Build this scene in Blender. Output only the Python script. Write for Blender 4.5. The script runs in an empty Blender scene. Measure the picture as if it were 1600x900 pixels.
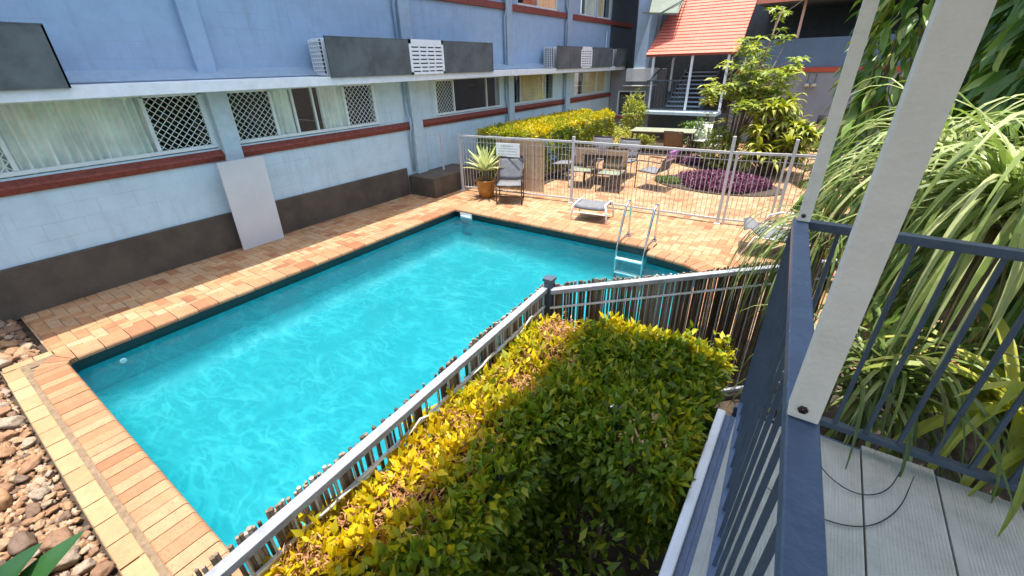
import bpy, bmesh, math, random
import numpy as np
from mathutils import Vector, Matrix, noise
random.seed(7); rng = np.random.default_rng(11)
SC = bpy.context.scene; COL = SC.collection
R = math.radians

# ------------------------------------------------------------------ camera, light, exposure
pitch, roll, yaw = R(27.6026), R(-1.4796), R(-35.1475)
F = Vector((math.sin(yaw)*math.cos(pitch), math.cos(yaw)*math.cos(pitch), -math.sin(pitch)))
r0 = Vector((math.cos(yaw), -math.sin(yaw), 0)); u0 = r0.cross(F)
RT = r0*math.cos(roll)+u0*math.sin(roll); UP = -r0*math.sin(roll)+u0*math.cos(roll)
cam = bpy.data.cameras.new('camera'); camo = bpy.data.objects.new('camera', cam); COL.objects.link(camo)
cam.sensor_width = 36; cam.lens = 661.88/1600*36; cam.clip_start = .02; cam.clip_end = 2000
M = Matrix((RT, UP, -F)).transposed().to_4x4(); M.translation = Vector((0, 0, 2.6)); camo.matrix_world = M
SC.camera = camo
w = bpy.data.worlds.new('World'); SC.world = w; w.use_nodes = True
nt = w.node_tree; sky = nt.nodes.new('ShaderNodeTexSky'); sky.sky_type = 'NISHITA'; sky.sun_disc = False
sky.sun_elevation = R(88); sky.sun_rotation = R(90); sky.ozone_density = .6; sky.dust_density = 3.0; sky.air_density = 1.0
nt.links.new(sky.outputs[0], nt.nodes['Background'].inputs[0]); nt.nodes['Background'].inputs[1].default_value = .15
sl = bpy.data.lights.new('sun', 'SUN'); so = bpy.data.objects.new('sun', sl); COL.objects.link(so)
sl.energy = 3.2; sl.angle = R(.5); sl.color = (1, .95, .86)
so.rotation_euler = Vector((-.012, .03, -1)).to_track_quat('-Z', 'Y').to_euler(); so.location = (2, 0, 12)
SC.view_settings.view_transform = 'Standard'; SC.view_settings.look = 'None'
SC.view_settings.exposure = 1.4; SC.view_settings.gamma = 1; SC.view_settings.use_curve_mapping = False
SC.render.engine = 'CYCLES'
SC.cycles.max_bounces = 10; SC.cycles.transparent_max_bounces = 16; SC.cycles.diffuse_bounces = 5

# ------------------------------------------------------------------ helpers
def tag(o, label=None, cat=None, group=None, kind=None):
    if label: o['label'] = label
    if cat: o['category'] = cat
    if group: o['group'] = group
    if kind: o['kind'] = kind
    return o
def empty(name, loc=(0, 0, 0), rz=0):
    o = bpy.data.objects.new(name, None); COL.objects.link(o); o.location = loc; o.rotation_euler.z = rz
    o.empty_display_size = .1
    return o
def children(o): return [c for c in bpy.data.objects if c.parent == o]
def copy_tree(o, parent=None):
    kids = children(o)
    c = o.copy(); COL.objects.link(c)
    if parent is not None: c.parent = parent
    for k in kids: copy_tree(k, c)
    return c
class MB:
    def __init__(s): s.v = []; s.f = []; s.t = []; s.sm = False
    def add(s, vs, fs, tint=None):
        n = len(s.v); s.v += [tuple(x) for x in vs]; s.f += [tuple(i+n for i in f) for f in fs]
        s.t += [random.random() if tint is None else tint]*len(fs)
    def box(s, x0, x1, y0, y1, z0, z1, tint=None, m=None):
        vs = [(x, y, z) for z in (z0, z1) for y in (y0, y1) for x in (x0, x1)]
        if m is not None: vs = [m @ Vector(v) for v in vs]
        s.add(vs, [(0, 2, 3, 1), (4, 5, 7, 6), (0, 1, 5, 4), (2, 6, 7, 3), (0, 4, 6, 2), (1, 3, 7, 5)], tint)
    def bar(s, a, b, w, h=None, tint=None, up=(0, 0, 1)):
        h = h or w; a = Vector(a); b = Vector(b); d = (b-a).normalized(); u = Vector(up)
        if abs(d.dot(u)) > .97: u = Vector((0, 1, 0))
        x = d.cross(u).normalized(); u = x.cross(d)
        vs = [p+x*(sx*w/2)+u*(sy*h/2) for p in (a, b) for sx, sy in ((-1, -1), (1, -1), (1, 1), (-1, 1))]
        s.add(vs, [(0, 1, 2, 3), (7, 6, 5, 4), (0, 4, 5, 1), (1, 5, 6, 2), (2, 6, 7, 3), (3, 7, 4, 0)], tint)
    def tube(s, pts, r, n=8, tint=None, cap=True):
        pts = [Vector(p) for p in pts]; rr = r if isinstance(r, (list, tuple)) else [r]*len(pts)
        vs = []; fs = []; ux = None
        for i, p in enumerate(pts):
            d = (pts[min(i+1, len(pts)-1)]-pts[max(i-1, 0)]).normalized()
            if ux is None:
                ux = d.cross(Vector((0, 0, 1)) if abs(d.z) < .9 else Vector((1, 0, 0))).normalized()
            else: ux = (ux-d*ux.dot(d)).normalized()
            uy = d.cross(ux)
            for k in range(n):
                a = 2*math.pi*k/n; vs.append(p+(ux*math.cos(a)+uy*math.sin(a))*rr[i])
        for i in range(len(pts)-1):
            for k in range(n): fs.append((i*n+k, i*n+(k+1) % n, (i+1)*n+(k+1) % n, (i+1)*n+k))
        if cap: fs.append(tuple(range(n))[::-1]); fs.append(tuple((len(pts)-1)*n+k for k in range(n)))
        s.add(vs, fs, tint)
    def prism(s, poly, z0, z1, tint=None):
        n = len(poly); vs = [(x, y, z0) for x, y in poly]+[(x, y, z1) for x, y in poly]
        s.add(vs, [tuple(range(n))[::-1], tuple(range(n, 2*n))]+[(i, (i+1) % n, n+(i+1) % n, n+i) for i in range(n)], tint)
    def lathe(s, prof, c=(0, 0, 0), n=20, tint=None):
        vs = []; fs = []
        for r_, z in prof:
            for k in range(n):
                a = 2*math.pi*k/n; vs.append((c[0]+r_*math.cos(a), c[1]+r_*math.sin(a), c[2]+z))
        for i in range(len(prof)-1):
            for k in range(n): fs.append((i*n+k, i*n+(k+1) % n, (i+1)*n+(k+1) % n, (i+1)*n+k))
        s.add(vs, fs, tint)
    def build(s, name, mat, parent=None, bevel=0, smooth=False, loc=None):
        me = bpy.data.meshes.new(name); me.from_pydata([tuple(v) for v in s.v], [], s.f); me.update()
        a = me.attributes.new('tint', 'FLOAT', 'FACE'); a.data.foreach_set('value', s.t)
        me.materials.append(mat)
        if smooth: me.polygons.foreach_set('use_smooth', [True]*len(me.polygons))
        o = bpy.data.objects.new(name, me); COL.objects.link(o)
        if parent is not None: o.parent = parent
        if loc is not None: o.location = loc
        if bevel:
            b = o.modifiers.new('bevel', 'BEVEL'); b.width = bevel; b.segments = 2; b.limit_method = 'ANGLE'
        return o

# ------------------------------------------------------------------ materials
def newmat(name):
    m = bpy.data.materials.new(name); m.use_nodes = True
    return m, m.node_tree, m.node_tree.nodes['Principled BSDF']
def N(nt, t, **kw):
    n = nt.nodes.new('ShaderNode'+t)
    for k, v in kw.items():
        if k.startswith('i_'):
            key = k[2:]; n.inputs[int(key) if key.isdigit() else key].default_value = v
        else: setattr(n, k, v)
    return n
def ramp(nt, fac, cols):
    r_ = N(nt, 'ValToRGB'); el = r_.color_ramp.elements
    while len(el) < len(cols): el.new(.5)
    for e, (p, c) in zip(el, cols): e.position = p; e.color = (*c, 1) if len(c) == 3 else c
    nt.links.new(fac, r_.inputs[0]); return r_.outputs[0]
def mat(name, col, rough=.6, metal=0, noise_s=8, var=.12, bump=.1, bump_s=60, col2=None, spec=.5):
    """painted / plain material with blotchy variation and a fine bump"""
    m, nt, b = newmat(name); co = N(nt, 'TexCoord').outputs['Object']
    n = N(nt, 'TexNoise', i_Scale=noise_s, i_Detail=6, i_Roughness=.65); nt.links.new(co, n.inputs['Vector'])
    c2 = col2 or tuple(max(0, c*(1-var*2)) for c in col); c1 = tuple(min(1, c*(1+var*.6)) for c in col)
    nt.links.new(ramp(nt, n.outputs[0], [(.32, c2), (.62, c1)]), b.inputs['Base Color'])
    b.inputs['Roughness'].default_value = rough; b.inputs['Metallic'].default_value = metal
    b.inputs['Specular IOR Level'].default_value = spec
    if bump:
        n2 = N(nt, 'TexNoise', i_Scale=bump_s, i_Detail=4); nt.links.new(co, n2.inputs['Vector'])
        bp = N(nt, 'Bump', i_Strength=bump, i_Distance=.01); nt.links.new(n2.outputs[0], bp.inputs['Height'])
        nt.links.new(bp.outputs[0], b.inputs['Normal'])
    return m
def tint_mat(name, cols, rough=.7, speck=None, bump=.3, bump_s=90, transl=0, spec=.4, blotch=.25):
    """each face carries a 'tint' value: picks this piece's own colour from a ramp"""
    m, nt, b = newmat(name); at = N(nt, 'Attribute', attribute_name='tint')
    co = N(nt, 'TexCoord').outputs['Object']
    c = ramp(nt, at.outputs['Fac'], cols)
    n = N(nt, 'TexNoise', i_Scale=14, i_Detail=5, i_Roughness=.7); nt.links.new(co, n.inputs['Vector'])
    mx = N(nt, 'Mix', data_type='RGBA', blend_type='MULTIPLY', i_0=blotch)
    g = ramp(nt, n.outputs[0], [(.3, (.45, .42, .38)), (.65, (1.1, 1.1, 1.1))])
    nt.links.new(c, mx.inputs[6]); nt.links.new(g, mx.inputs[7]); c = mx.outputs[2]
    n9 = N(nt, 'TexNoise', i_Scale=1.7, i_Detail=7, i_Roughness=.7); nt.links.new(co, n9.inputs['Vector'])
    mx = N(nt, 'Mix', data_type='RGBA', blend_type='MULTIPLY', i_0=blotch*1.4); nt.links.new(c, mx.inputs[6])
    nt.links.new(ramp(nt, n9.outputs[0], [(.34, (.55, .50, .44)), (.52, (1, 1, 1))]), mx.inputs[7]); c = mx.outputs[2]
    if speck:
        v = N(nt, 'TexNoise', i_Scale=85, i_Detail=3); nt.links.new(co, v.inputs['Vector'])
        mx = N(nt, 'Mix', data_type='RGBA', blend_type='MIX')
        f = ramp(nt, v.outputs[0], [(.6, (0, 0, 0)), (.7, (.6, .6, .6))]); nt.links.new(f, mx.inputs[0])
        nt.links.new(c, mx.inputs[6]); mx.inputs[7].default_value = (*speck, 1); c = mx.outputs[2]
    nt.links.new(c, b.inputs['Base Color']); b.inputs['Roughness'].default_value = rough
    b.inputs['Specular IOR Level'].default_value = spec
    if bump:
        n2 = N(nt, 'TexNoise', i_Scale=bump_s, i_Detail=4); nt.links.new(co, n2.inputs['Vector'])
        bp = N(nt, 'Bump', i_Strength=bump, i_Distance=.01); nt.links.new(n2.outputs[0], bp.inputs['Height'])
        nt.links.new(bp.outputs[0], b.inputs['Normal'])
    if transl:
        t = N(nt, 'BsdfTranslucent'); ms = N(nt, 'MixShader', i_0=transl)
        hs = N(nt, 'HueSaturation', i_Saturation=1.15, i_Value=1.3); nt.links.new(c, hs.inputs['Color'])
        nt.links.new(hs.outputs[0], t.inputs['Color']); nt.links.new(b.outputs[0], ms.inputs[1])
        nt.links.new(t.outputs[0], ms.inputs[2]); nt.links.new(ms.outputs[0], nt.nodes['Material Output'].inputs[0])
    return m
def block_wall(name, col, stain=(.25, .27, .27)):
    """painted concrete blockwork: faint 400 x 200 mm joints in the relief, a little grime"""
    m, nt, b = newmat(name); co = N(nt, 'TexCoord').outputs['Object']
    sp = N(nt, 'SeparateXYZ'); nt.links.new(co, sp.inputs[0]); cb = N(nt, 'CombineXYZ')
    ad = N(nt, 'Math', operation='ADD'); nt.links.new(sp.outputs[0], ad.inputs[0]); nt.links.new(sp.outputs[1], ad.inputs[1])
    nt.links.new(ad.outputs[0], cb.inputs[0]); nt.links.new(sp.outputs[2], cb.inputs[1])
    br = N(nt, 'TexBrick', i_Scale=1, offset=.5); br.inputs['Brick Width'].default_value = .4; br.inputs['Row Height'].default_value = .2
    br.inputs['Mortar Size'].default_value = .004; br.inputs['Mortar Smooth'].default_value = .5
    nt.links.new(cb.outputs[0], br.inputs['Vector'])
    n0 = N(nt, 'TexNoise', i_Scale=1.3, i_Detail=3); nt.links.new(co, n0.inputs['Vector'])
    fade = ramp(nt, n0.outputs[0], [(.42, (0, 0, 0)), (.62, (1, 1, 1))])
    mj = N(nt, 'Math', operation='MULTIPLY'); nt.links.new(br.outputs['Fac'], mj.inputs[0]); nt.links.new(fade, mj.inputs[1])
    n = N(nt, 'TexNoise', i_Scale=3.5, i_Detail=8, i_Roughness=.7); nt.links.new(co, n.inputs['Vector'])
    c = ramp(nt, n.outputs[0], [(.3, tuple(k*.86 for k in col)), (.6, col)])
    ms = N(nt, 'Mapping'); ms.inputs['Scale'].default_value = (7, 7, .7); nt.links.new(co, ms.inputs[0])
    ns = N(nt, 'TexNoise', i_Scale=1, i_Detail=5, i_Roughness=.6); nt.links.new(ms.outputs[0], ns.inputs['Vector'])
    m1 = N(nt, 'Mix', data_type='RGBA', blend_type='MULTIPLY', i_0=.5); nt.links.new(c, m1.inputs[6])
    nt.links.new(ramp(nt, ns.outputs[0], [(.28, (.72, .73, .70)), (.46, (1, 1, 1))]), m1.inputs[7]); c = m1.outputs[2]
    mx = N(nt, 'Mix', data_type='RGBA', blend_type='MIX'); nt.links.new(c, mx.inputs[6]); mx.inputs[7].default_value = (*stain, 1)
    mm = N(nt, 'Math', operation='MULTIPLY', i_1=.45); nt.links.new(mj.outputs[0], mm.inputs[0]); nt.links.new(mm.outputs[0], mx.inputs[0])
    nt.links.new(mx.outputs[2], b.inputs['Base Color']); b.inputs['Roughness'].default_value = .6
    n2 = N(nt, 'TexNoise', i_Scale=45, i_Detail=5); nt.links.new(co, n2.inputs['Vector'])
    sb = N(nt, 'Math', operation='SUBTRACT'); nt.links.new(n2.outputs[0], sb.inputs[0])
    nt.links.new(br.outputs['Fac'], sb.inputs[1])
    bp = N(nt, 'Bump', i_Strength=.22, i_Distance=.006); nt.links.new(sb.outputs[0], bp.inputs['Height']); nt.links.new(bp.outputs[0], b.inputs['Normal'])
    return m
m_wall_lo = block_wall('pale_blue_block', (.53, .68, .73))
m_wall_up = block_wall('blue_block', (.33, .455, .60))
m_wall_b = block_wall('slate_block', (.11, .17, .24))
m_wall_g = block_wall('grey_block', (.26, .265, .27))
m_dark_wall = mat('dark_slate', (.075, .09, .105), .8)
m_trim = mat('blue_grey_trim', (.33, .43, .52), .5, var=.06)
m_trim_lo = mat('pale_blue_trim', (.46, .58, .62), .5, var=.06)
m_plinth = mat('charcoal_plinth', (.085, .068, .048), .75, noise_s=2.5, var=.2)
m_red = mat('red_sill', (.24, .05, .032), .6, noise_s=20, var=.2, bump=.3)
m_redband = mat('red_band', (.45, .07, .03), .6)
m_white = mat('white_metal', (.78, .80, .80), .35, var=.05)
m_fence = mat('fence_white', (.50, .49, .49), .4, var=.05)
m_frame = mat('window_frame_white', (.68, .76, .74), .35, var=.05)
m_awning = mat('awning_white', (.78, .82, .84), .5, noise_s=3, var=.08)
m_acpanel = mat('screen_grey', (.10, .115, .115), .6, noise_s=2.5, var=.22)
m_black = mat('black_stuff', (.015, .015, .016), .5)
m_interior = mat('room_dark', (.05, .045, .04), .9)
m_curtain = mat('curtain_cloth', (.84, .88, .80), .9, noise_s=3, var=.1)
m_curtain_t = mat('curtain_tan', (.80, .66, .38), .9, noise_s=3, var=.1)
m_steel = mat('stainless', (.75, .75, .74), .18, metal=1, var=.05, bump=0)
m_galv = mat('grey_rail', (.30, .32, .36), .5, noise_s=18, var=.16, bump=.2)
m_railblue = mat('slate_blue_rail', (.10, .15, .24), .38, noise_s=10, var=.1, bump=.35, bump_s=45)
m_raildark = mat('slate_rail_dark', (.06, .085, .115), .45, noise_s=10, var=.1, bump=.3, bump_s=45)
m_sling = mat('grey_sling', (.16, .165, .18), .8, bump=.4, bump_s=300)
m_sling_b = mat('brown_sling', (.17, .11, .06), .8, bump=.4, bump_s=300)
m_sling_t = mat('tan_sling', (.42, .27, .13), .8, bump=.4, bump_s=300)
m_sling_w = mat('white_sling', (.70, .70, .66), .8, bump=.4, bump_s=300)
m_sling_g = mat('olive_sling', (.20, .22, .15), .8)
m_bronze = mat('bronze_frame', (.07, .045, .035), .4, metal=.3)
m_panel = mat('leaning_board', (.56, .58, .58), .5, noise_s=2, var=.04, bump=.03)
m_soil = mat('dark_soil', (.06, .042, .028), .95, noise_s=9, var=.3, bump=.9, bump_s=35)
m_mortar = mat('mortar', (.20, .14, .085), .9, noise_s=20, var=.2, bump=.5)
m_bark = mat('bark', (.16, .11, .07), .9, noise_s=20, var=.25, bump=.8, bump_s=50)
m_pot = mat('ochre_pot', (.36, .15, .03), .3, noise_s=6, var=.15)
m_towel_b = mat('blue_towel', (.22, .50, .75), .9, bump=.4, bump_s=200)
m_roof_red = None
m_paver = tint_mat('brick_paver', [(0, (.27, .11, .055)), (.08, (.33, .15, .07)), (.35, (.38, .21, .10)), (.65, (.40, .25, .13)), (1, (.42, .29, .17))], .75, speck=(.35, .16, .08), bump=.35, blotch=.35)
m_coping = tint_mat('coping_brick', [(0, (.30, .12, .055)), (.5, (.35, .18, .09)), (1, (.38, .23, .125))], .7, speck=(.20, .06, .03), bump=.35, blotch=.3)
m_tile = tint_mat('pale_paver', [(0, (.34, .17, .08)), (.3, (.36, .23, .115)), (1, (.38, .27, .145))], .7, speck=(.45, .28, .14), bump=.3, blotch=.25)
m_stone = tint_mat('river_stone', [(0, (.15, .10, .07)), (.25, (.30, .165, .09)), (.5, (.38, .22, .11)), (.75, (.42, .30, .19)), (1, (.33, .28, .23))], .6, bump=.4, bump_s=30, blotch=.7)
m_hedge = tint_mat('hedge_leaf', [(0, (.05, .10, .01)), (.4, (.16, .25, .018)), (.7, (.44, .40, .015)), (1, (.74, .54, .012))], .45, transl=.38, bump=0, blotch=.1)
m_dead = tint_mat('dry_leaf', [(0, (.26, .10, .04)), (1, (.62, .34, .16))], .8, transl=.1, bump=0, blotch=.1)
m_darkleaf = tint_mat('dark_leaf', [(0, (.025, .055, .012)), (.5, (.08, .17, .025)), (.85, (.22, .33, .055)), (1, (.48, .52, .14))], .38, transl=.25, bump=0, blotch=.15)
m_strap = tint_mat('strap_leaf', [(0, (.16, .11, .04)), (.1, (.10, .15, .04)), (.5, (.22, .30, .08)), (1, (.52, .56, .28))], .42, transl=.35, bump=0, blotch=.15)
m_drac = tint_mat('broad_leaf', [(0, (.06, .10, .012)), (.5, (.27, .32, .04)), (1, (.58, .56, .12))], .4, transl=.3, bump=0, blotch=.1)
m_treeleaf = tint_mat('tree_leaf', [(0, (.08, .13, .02)), (.5, (.30, .38, .07)), (1, (.58, .58, .16))], .42, transl=.35, bump=0, blotch=.1)
m_aloe = tint_mat('agave_leaf', [(0, (.36, .44, .16)), (1, (.66, .68, .36))], .5, transl=.15, bump=0, blotch=.1)
m_purple = tint_mat('purple_leaf', [(0, (.05, .012, .03)), (.6, (.13, .03, .08)), (1, (.28, .10, .19))], .5, transl=.15, bump=0)
m_grassl = tint_mat('green_cover', [(0, (.05, .10, .02)), (1, (.22, .28, .06))], .6, transl=.2, bump=0)
m_bigleaf = tint_mat('big_leaf', [(0, (.02, .07, .02)), (1, (.05, .14, .04))], .35, transl=.2, bump=.1, bump_s=30, blotch=.15)
m_reed = tint_mat('reed', [(0, (.10, .065, .04)), (.4, (.24, .17, .11)), (.8, (.36, .29, .22)), (1, (.48, .43, .36))], .8, transl=.12, bump=.4, bump_s=60, blotch=.5)
m_reedtan = tint_mat('tan_reed', [(0, (.55, .36, .20)), (1, (.82, .64, .42))], .8, transl=.2, bump=.3)
m_cover = mat('cable', (.62, .60, .54), .5)
# shingle / tile roof
def roof_mat():
    m, nt, b = newmat('salmon_tiles'); co = N(nt, 'TexCoord').outputs['Object']
    br = N(nt, 'TexBrick', i_Scale=1); br.inputs['Brick Width'].default_value = .5; br.inputs['Row Height'].default_value = .15
    br.inputs['Mortar Size'].default_value = .006; br.inputs['Color1'].default_value = (.62, .17, .11, 1); br.inputs['Color2'].default_value = (.54, .14, .09, 1)
    br.inputs['Mortar'].default_value = (.34, .07, .05, 1)
    nt.links.new(co, br.inputs['Vector']); nt.links.new(br.outputs[0], b.inputs['Base Color']); b.inputs['Roughness'].default_value = .7
    n2 = N(nt, 'TexNoise', i_Scale=20, i_Detail=4); nt.links.new(co, n2.inputs['Vector'])
    bp = N(nt, 'Bump', i_Strength=.3, i_Distance=.01); nt.links.new(n2.outputs[0], bp.inputs['Height']); nt.links.new(bp.outputs[0], b.inputs['Normal'])
    return m
m_roof = roof_mat()
def two_sided(nt, fr, ior):      # a thin sheet mirrors alike from both of its faces
    ge = N(nt, 'NewGeometry'); m_ = N(nt, 'Math', operation='MULTIPLY_ADD'); m_.inputs[1].default_value = 1/ior-ior; m_.inputs[2].default_value = ior
    nt.links.new(ge.outputs['Backfacing'], m_.inputs[0]); nt.links.new(m_.outputs[0], fr.inputs['IOR'])
# glass: clear sheet that mirrors more at a glance
def glass(name, tintc=(.98, 1, .99), refl=.03):
    m, nt, b = newmat(name); nt.nodes.remove(b)
    tr = N(nt, 'BsdfTransparent'); tr.inputs[0].default_value = (*tintc, 1)
    gl = N(nt, 'BsdfGlossy'); gl.inputs['Roughness'].default_value = .02
    fr = N(nt, 'Fresnel'); two_sided(nt, fr, 1.5); ad = N(nt, 'Math', operation='ADD', i_1=refl, use_clamp=True); nt.links.new(fr.outputs[0], ad.inputs[0])
    mx = N(nt, 'MixShader'); nt.links.new(ad.outputs[0], mx.inputs[0]); nt.links.new(tr.outputs[0], mx.inputs[1]); nt.links.new(gl.outputs[0], mx.inputs[2])
    nt.links.new(mx.outputs[0], nt.nodes['Material Output'].inputs[0]); return m
m_glass = glass('window_glass')
def water_mat():
    """caustics painted into the tint: the sheet passes more light in thin wandering lines"""
    m, nt, b = newmat('pool_water'); nt.nodes.remove(b); L = nt.links.new
    co = N(nt, 'TexCoord').outputs['Object']
    n0 = N(nt, 'TexNoise', i_Scale=1.1, i_Detail=3); L(co, n0.inputs['Vector'])
    vm = N(nt, 'VectorMath', operation='MULTIPLY_ADD'); L(n0.outputs['Color'], vm.inputs[0]); vm.inputs[1].default_value = (.55, .55, .2); L(co, vm.inputs[2])
    mp = N(nt, 'Mapping'); L(vm.outputs[0], mp.inputs[0]); mp.inputs['Scale'].default_value = (1.4, 3.2, 1); mp.inputs['Rotation'].default_value = (0, 0, .5)
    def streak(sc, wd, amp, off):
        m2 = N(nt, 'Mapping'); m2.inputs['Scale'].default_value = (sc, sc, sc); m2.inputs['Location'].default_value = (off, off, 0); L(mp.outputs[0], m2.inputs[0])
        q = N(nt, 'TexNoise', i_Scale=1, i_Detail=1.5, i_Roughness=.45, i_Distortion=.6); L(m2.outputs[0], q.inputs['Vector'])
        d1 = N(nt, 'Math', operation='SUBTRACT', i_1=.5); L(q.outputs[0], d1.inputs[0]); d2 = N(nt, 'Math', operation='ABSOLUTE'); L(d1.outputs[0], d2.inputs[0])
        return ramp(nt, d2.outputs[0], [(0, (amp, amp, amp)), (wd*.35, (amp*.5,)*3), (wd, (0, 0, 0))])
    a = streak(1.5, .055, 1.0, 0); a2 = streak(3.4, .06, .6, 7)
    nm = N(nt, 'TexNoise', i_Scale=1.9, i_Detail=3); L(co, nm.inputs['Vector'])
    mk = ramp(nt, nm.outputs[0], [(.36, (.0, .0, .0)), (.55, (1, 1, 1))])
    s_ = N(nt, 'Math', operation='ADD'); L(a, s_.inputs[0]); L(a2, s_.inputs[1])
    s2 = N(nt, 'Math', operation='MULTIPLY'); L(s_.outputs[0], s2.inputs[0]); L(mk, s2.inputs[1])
    tcol = ramp(nt, s2.outputs[0], [(0, (.60, .83, .86)), (.5, (.80, .97, .98)), (1, (1, 1, 1))])  # bright caustic streaks coloured into the transparency
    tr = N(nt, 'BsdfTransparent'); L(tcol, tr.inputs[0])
    gl = N(nt, 'BsdfGlossy'); gl.inputs['Roughness'].default_value = .03
    nb = N(nt, 'TexNoise', i_Scale=9, i_Detail=3); L(vm.outputs[0], nb.inputs['Vector'])
    # rings where the return jet breaks the surface
    sub = N(nt, 'VectorMath', operation='SUBTRACT'); L(co, sub.inputs[0]); sub.inputs[1].default_value = (-3.6, 1.35, -.12)
    ln = N(nt, 'VectorMath', operation='LENGTH'); L(sub.outputs[0], ln.inputs[0])
    wv = N(nt, 'TexNoise', i_Scale=22, i_Detail=2); L(vm.outputs[0], wv.inputs['Vector'])
    msk = N(nt, 'MapRange', i_1=.1, i_2=1.3, i_3=1, i_4=0); L(ln.outputs['Value'], msk.inputs[0])
    wm = N(nt, 'Math', operation='MULTIPLY'); L(wv.outputs[0], wm.inputs[0]); L(msk.outputs[0], wm.inputs[1])
    hh = N(nt, 'Math', operation='MULTIPLY_ADD'); L(wm.outputs[0], hh.inputs[0]); hh.inputs[1].default_value = 1.0; L(nb.outputs[0], hh.inputs[2])
    bp = N(nt, 'Bump', i_Strength=.5, i_Distance=.02); L(hh.outputs[0], bp.inputs['Height']); L(bp.outputs[0], gl.inputs['Normal'])
    fr = N(nt, 'Fresnel'); two_sided(nt, fr, 1.33); L(bp.outputs[0], fr.inputs['Normal'])
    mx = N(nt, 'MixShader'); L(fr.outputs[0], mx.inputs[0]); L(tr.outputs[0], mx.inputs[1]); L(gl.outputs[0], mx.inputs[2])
    L(mx.outputs[0], nt.nodes['Material Output'].inputs[0]); return m
m_water = water_mat()
m_pool = mat('pool_paint', (.001, .245, .285), .7, noise_s=.8, var=.03, bump=0)
m_waterline = mat('waterline_tile', (.003, .02, .024), .35, noise_s=30, var=.2)

# ------------------------------------------------------------------ leaf machinery
LEAF = (np.array([(0, 0, 0), (.45, .2, .05), (.45, -.2, .05), (.5, 0, 0), (1, 0, -.12)]), [(0, 3, 1), (0, 2, 3), (3, 4, 1), (2, 4, 3)])
LANCE = (np.array([(0, 0, 0), (.3, .1, .03), (.3, -.1, .03), (.3, 0, .0), (.7, .08, -.06), (.7, -.08, -.06), (.7, 0, -.1), (1, 0, -.25)]),
         [(0, 3, 1), (0, 2, 3), (3, 6, 4, 1), (2, 5, 6, 3), (6, 7, 4), (5, 7, 6)])
def leaves(name, tpl, pos, dirs, size, tint, m, parent=None, up=(0, 0, 1), jitter=.5, wid=1.0):
    tv, tf = tpl; n = len(pos); pos = np.asarray(pos, float); d = np.asarray(dirs, float)
    d = d/np.linalg.norm(d, axis=1, keepdims=True)
    u = np.tile(np.array(up, float), (n, 1))+rng.normal(0, jitter, (n, 3))
    s = np.cross(d, u); s /= np.linalg.norm(s, axis=1, keepdims=True)+1e-9; u = np.cross(s, d)
    size = np.broadcast_to(size, (n,))[:, None, None]
    V = pos[:, None, :]+size*(tv[None, :, 0:1]*d[:, None, :]+tv[None, :, 1:2]*wid*s[:, None, :]+tv[None, :, 2:3]*u[:, None, :])
    k = len(tv); V = V.reshape(-1, 3)
    me = bpy.data.meshes.new(name)
    loops = []; starts = []; tot = []; c = 0
    for f in tf: starts.append(c); tot.append(len(f)); loops += f; c += len(f)
    LP = (np.arange(n)[:, None]*k+np.array(loops)[None]).ravel(); ST = (np.arange(n)[:, None]*c+np.array(starts)[None]).ravel(); TT = np.tile(tot, n)
    me.vertices.add(len(V)); me.vertices.foreach_set('co', V.astype(np.float32).ravel())
    me.loops.add(len(LP)); me.loops.foreach_set('vertex_index', LP.astype(np.int32))
    me.polygons.add(len(ST)); me.polygons.foreach_set('loop_start', ST.astype(np.int32)); me.polygons.foreach_set('loop_total', TT.astype(np.int32))
    me.update(calc_edges=True)
    a = me.attributes.new('tint', 'FLOAT', 'FACE'); a.data.foreach_set('value', np.repeat(np.clip(tint, 0, 1), len(tf)).astype(np.float32))
    me.materials.append(m); o = bpy.data.objects.new(name, me); COL.objects.link(o)
    if parent is not None: o.parent = parent
    return o
def nz(p, s, o=0): return np.array([noise.noise(Vector((x*s+o, y*s+o*2, z*s))) for x, y, z in p])
def rand_dirs(n, up=.3):
    d = rng.normal(0, 1, (n, 3)); d[:, 2] += up; return d/np.linalg.norm(d, axis=1, keepdims=True)
def clusters(c, out, k, spread, size_dir=.9):
    """k leaves around each twig tip"""
    n = len(c); P = np.repeat(c, k, 0)+rng.normal(0, spread, (n*k, 3)); D = np.repeat(out, k, 0)+rng.normal(0, size_dir, (n*k, 3))
    return P, D
def strap_leaf(mb, base, az, el, L, wd, droop, n=9, tint=None, fold=.25):
    p = Vector(base); d = Vector((math.cos(az)*math.cos(el), math.sin(az)*math.cos(el), math.sin(el)))
    vs = []; fs = []; seg = L/n
    for i in range(n+1):
        t = i/n; ww = wd*(.7+.6*t if t < .3 else .88*(1-((t-.3)/.7)**2.2)+.0)
        side = d.cross(Vector((0, 0, 1)))
        side = side.normalized() if side.length > .05 else Vector((-math.sin(az), math.cos(az), 0))
        upv = side.cross(d)
        vs += [p-side*ww/2+upv*ww*fold, p, p+side*ww/2+upv*ww*fold]
        if i < n: fs += [(3*i, 3*i+1, 3*i+4, 3*i+3), (3*i+1, 3*i+2, 3*i+5, 3*i+4)]
        p = p+d*seg; d = (d+Vector((0, 0, -1))*droop*seg*(.5+1.5*t)/max(L, .2)).normalized()
    mb.add(vs, fs, tint)

# ================================================================== SETTING
PX0, PX1, PY0, PY1 = -5.86, -.85, .25, 6.36      # pool
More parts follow.
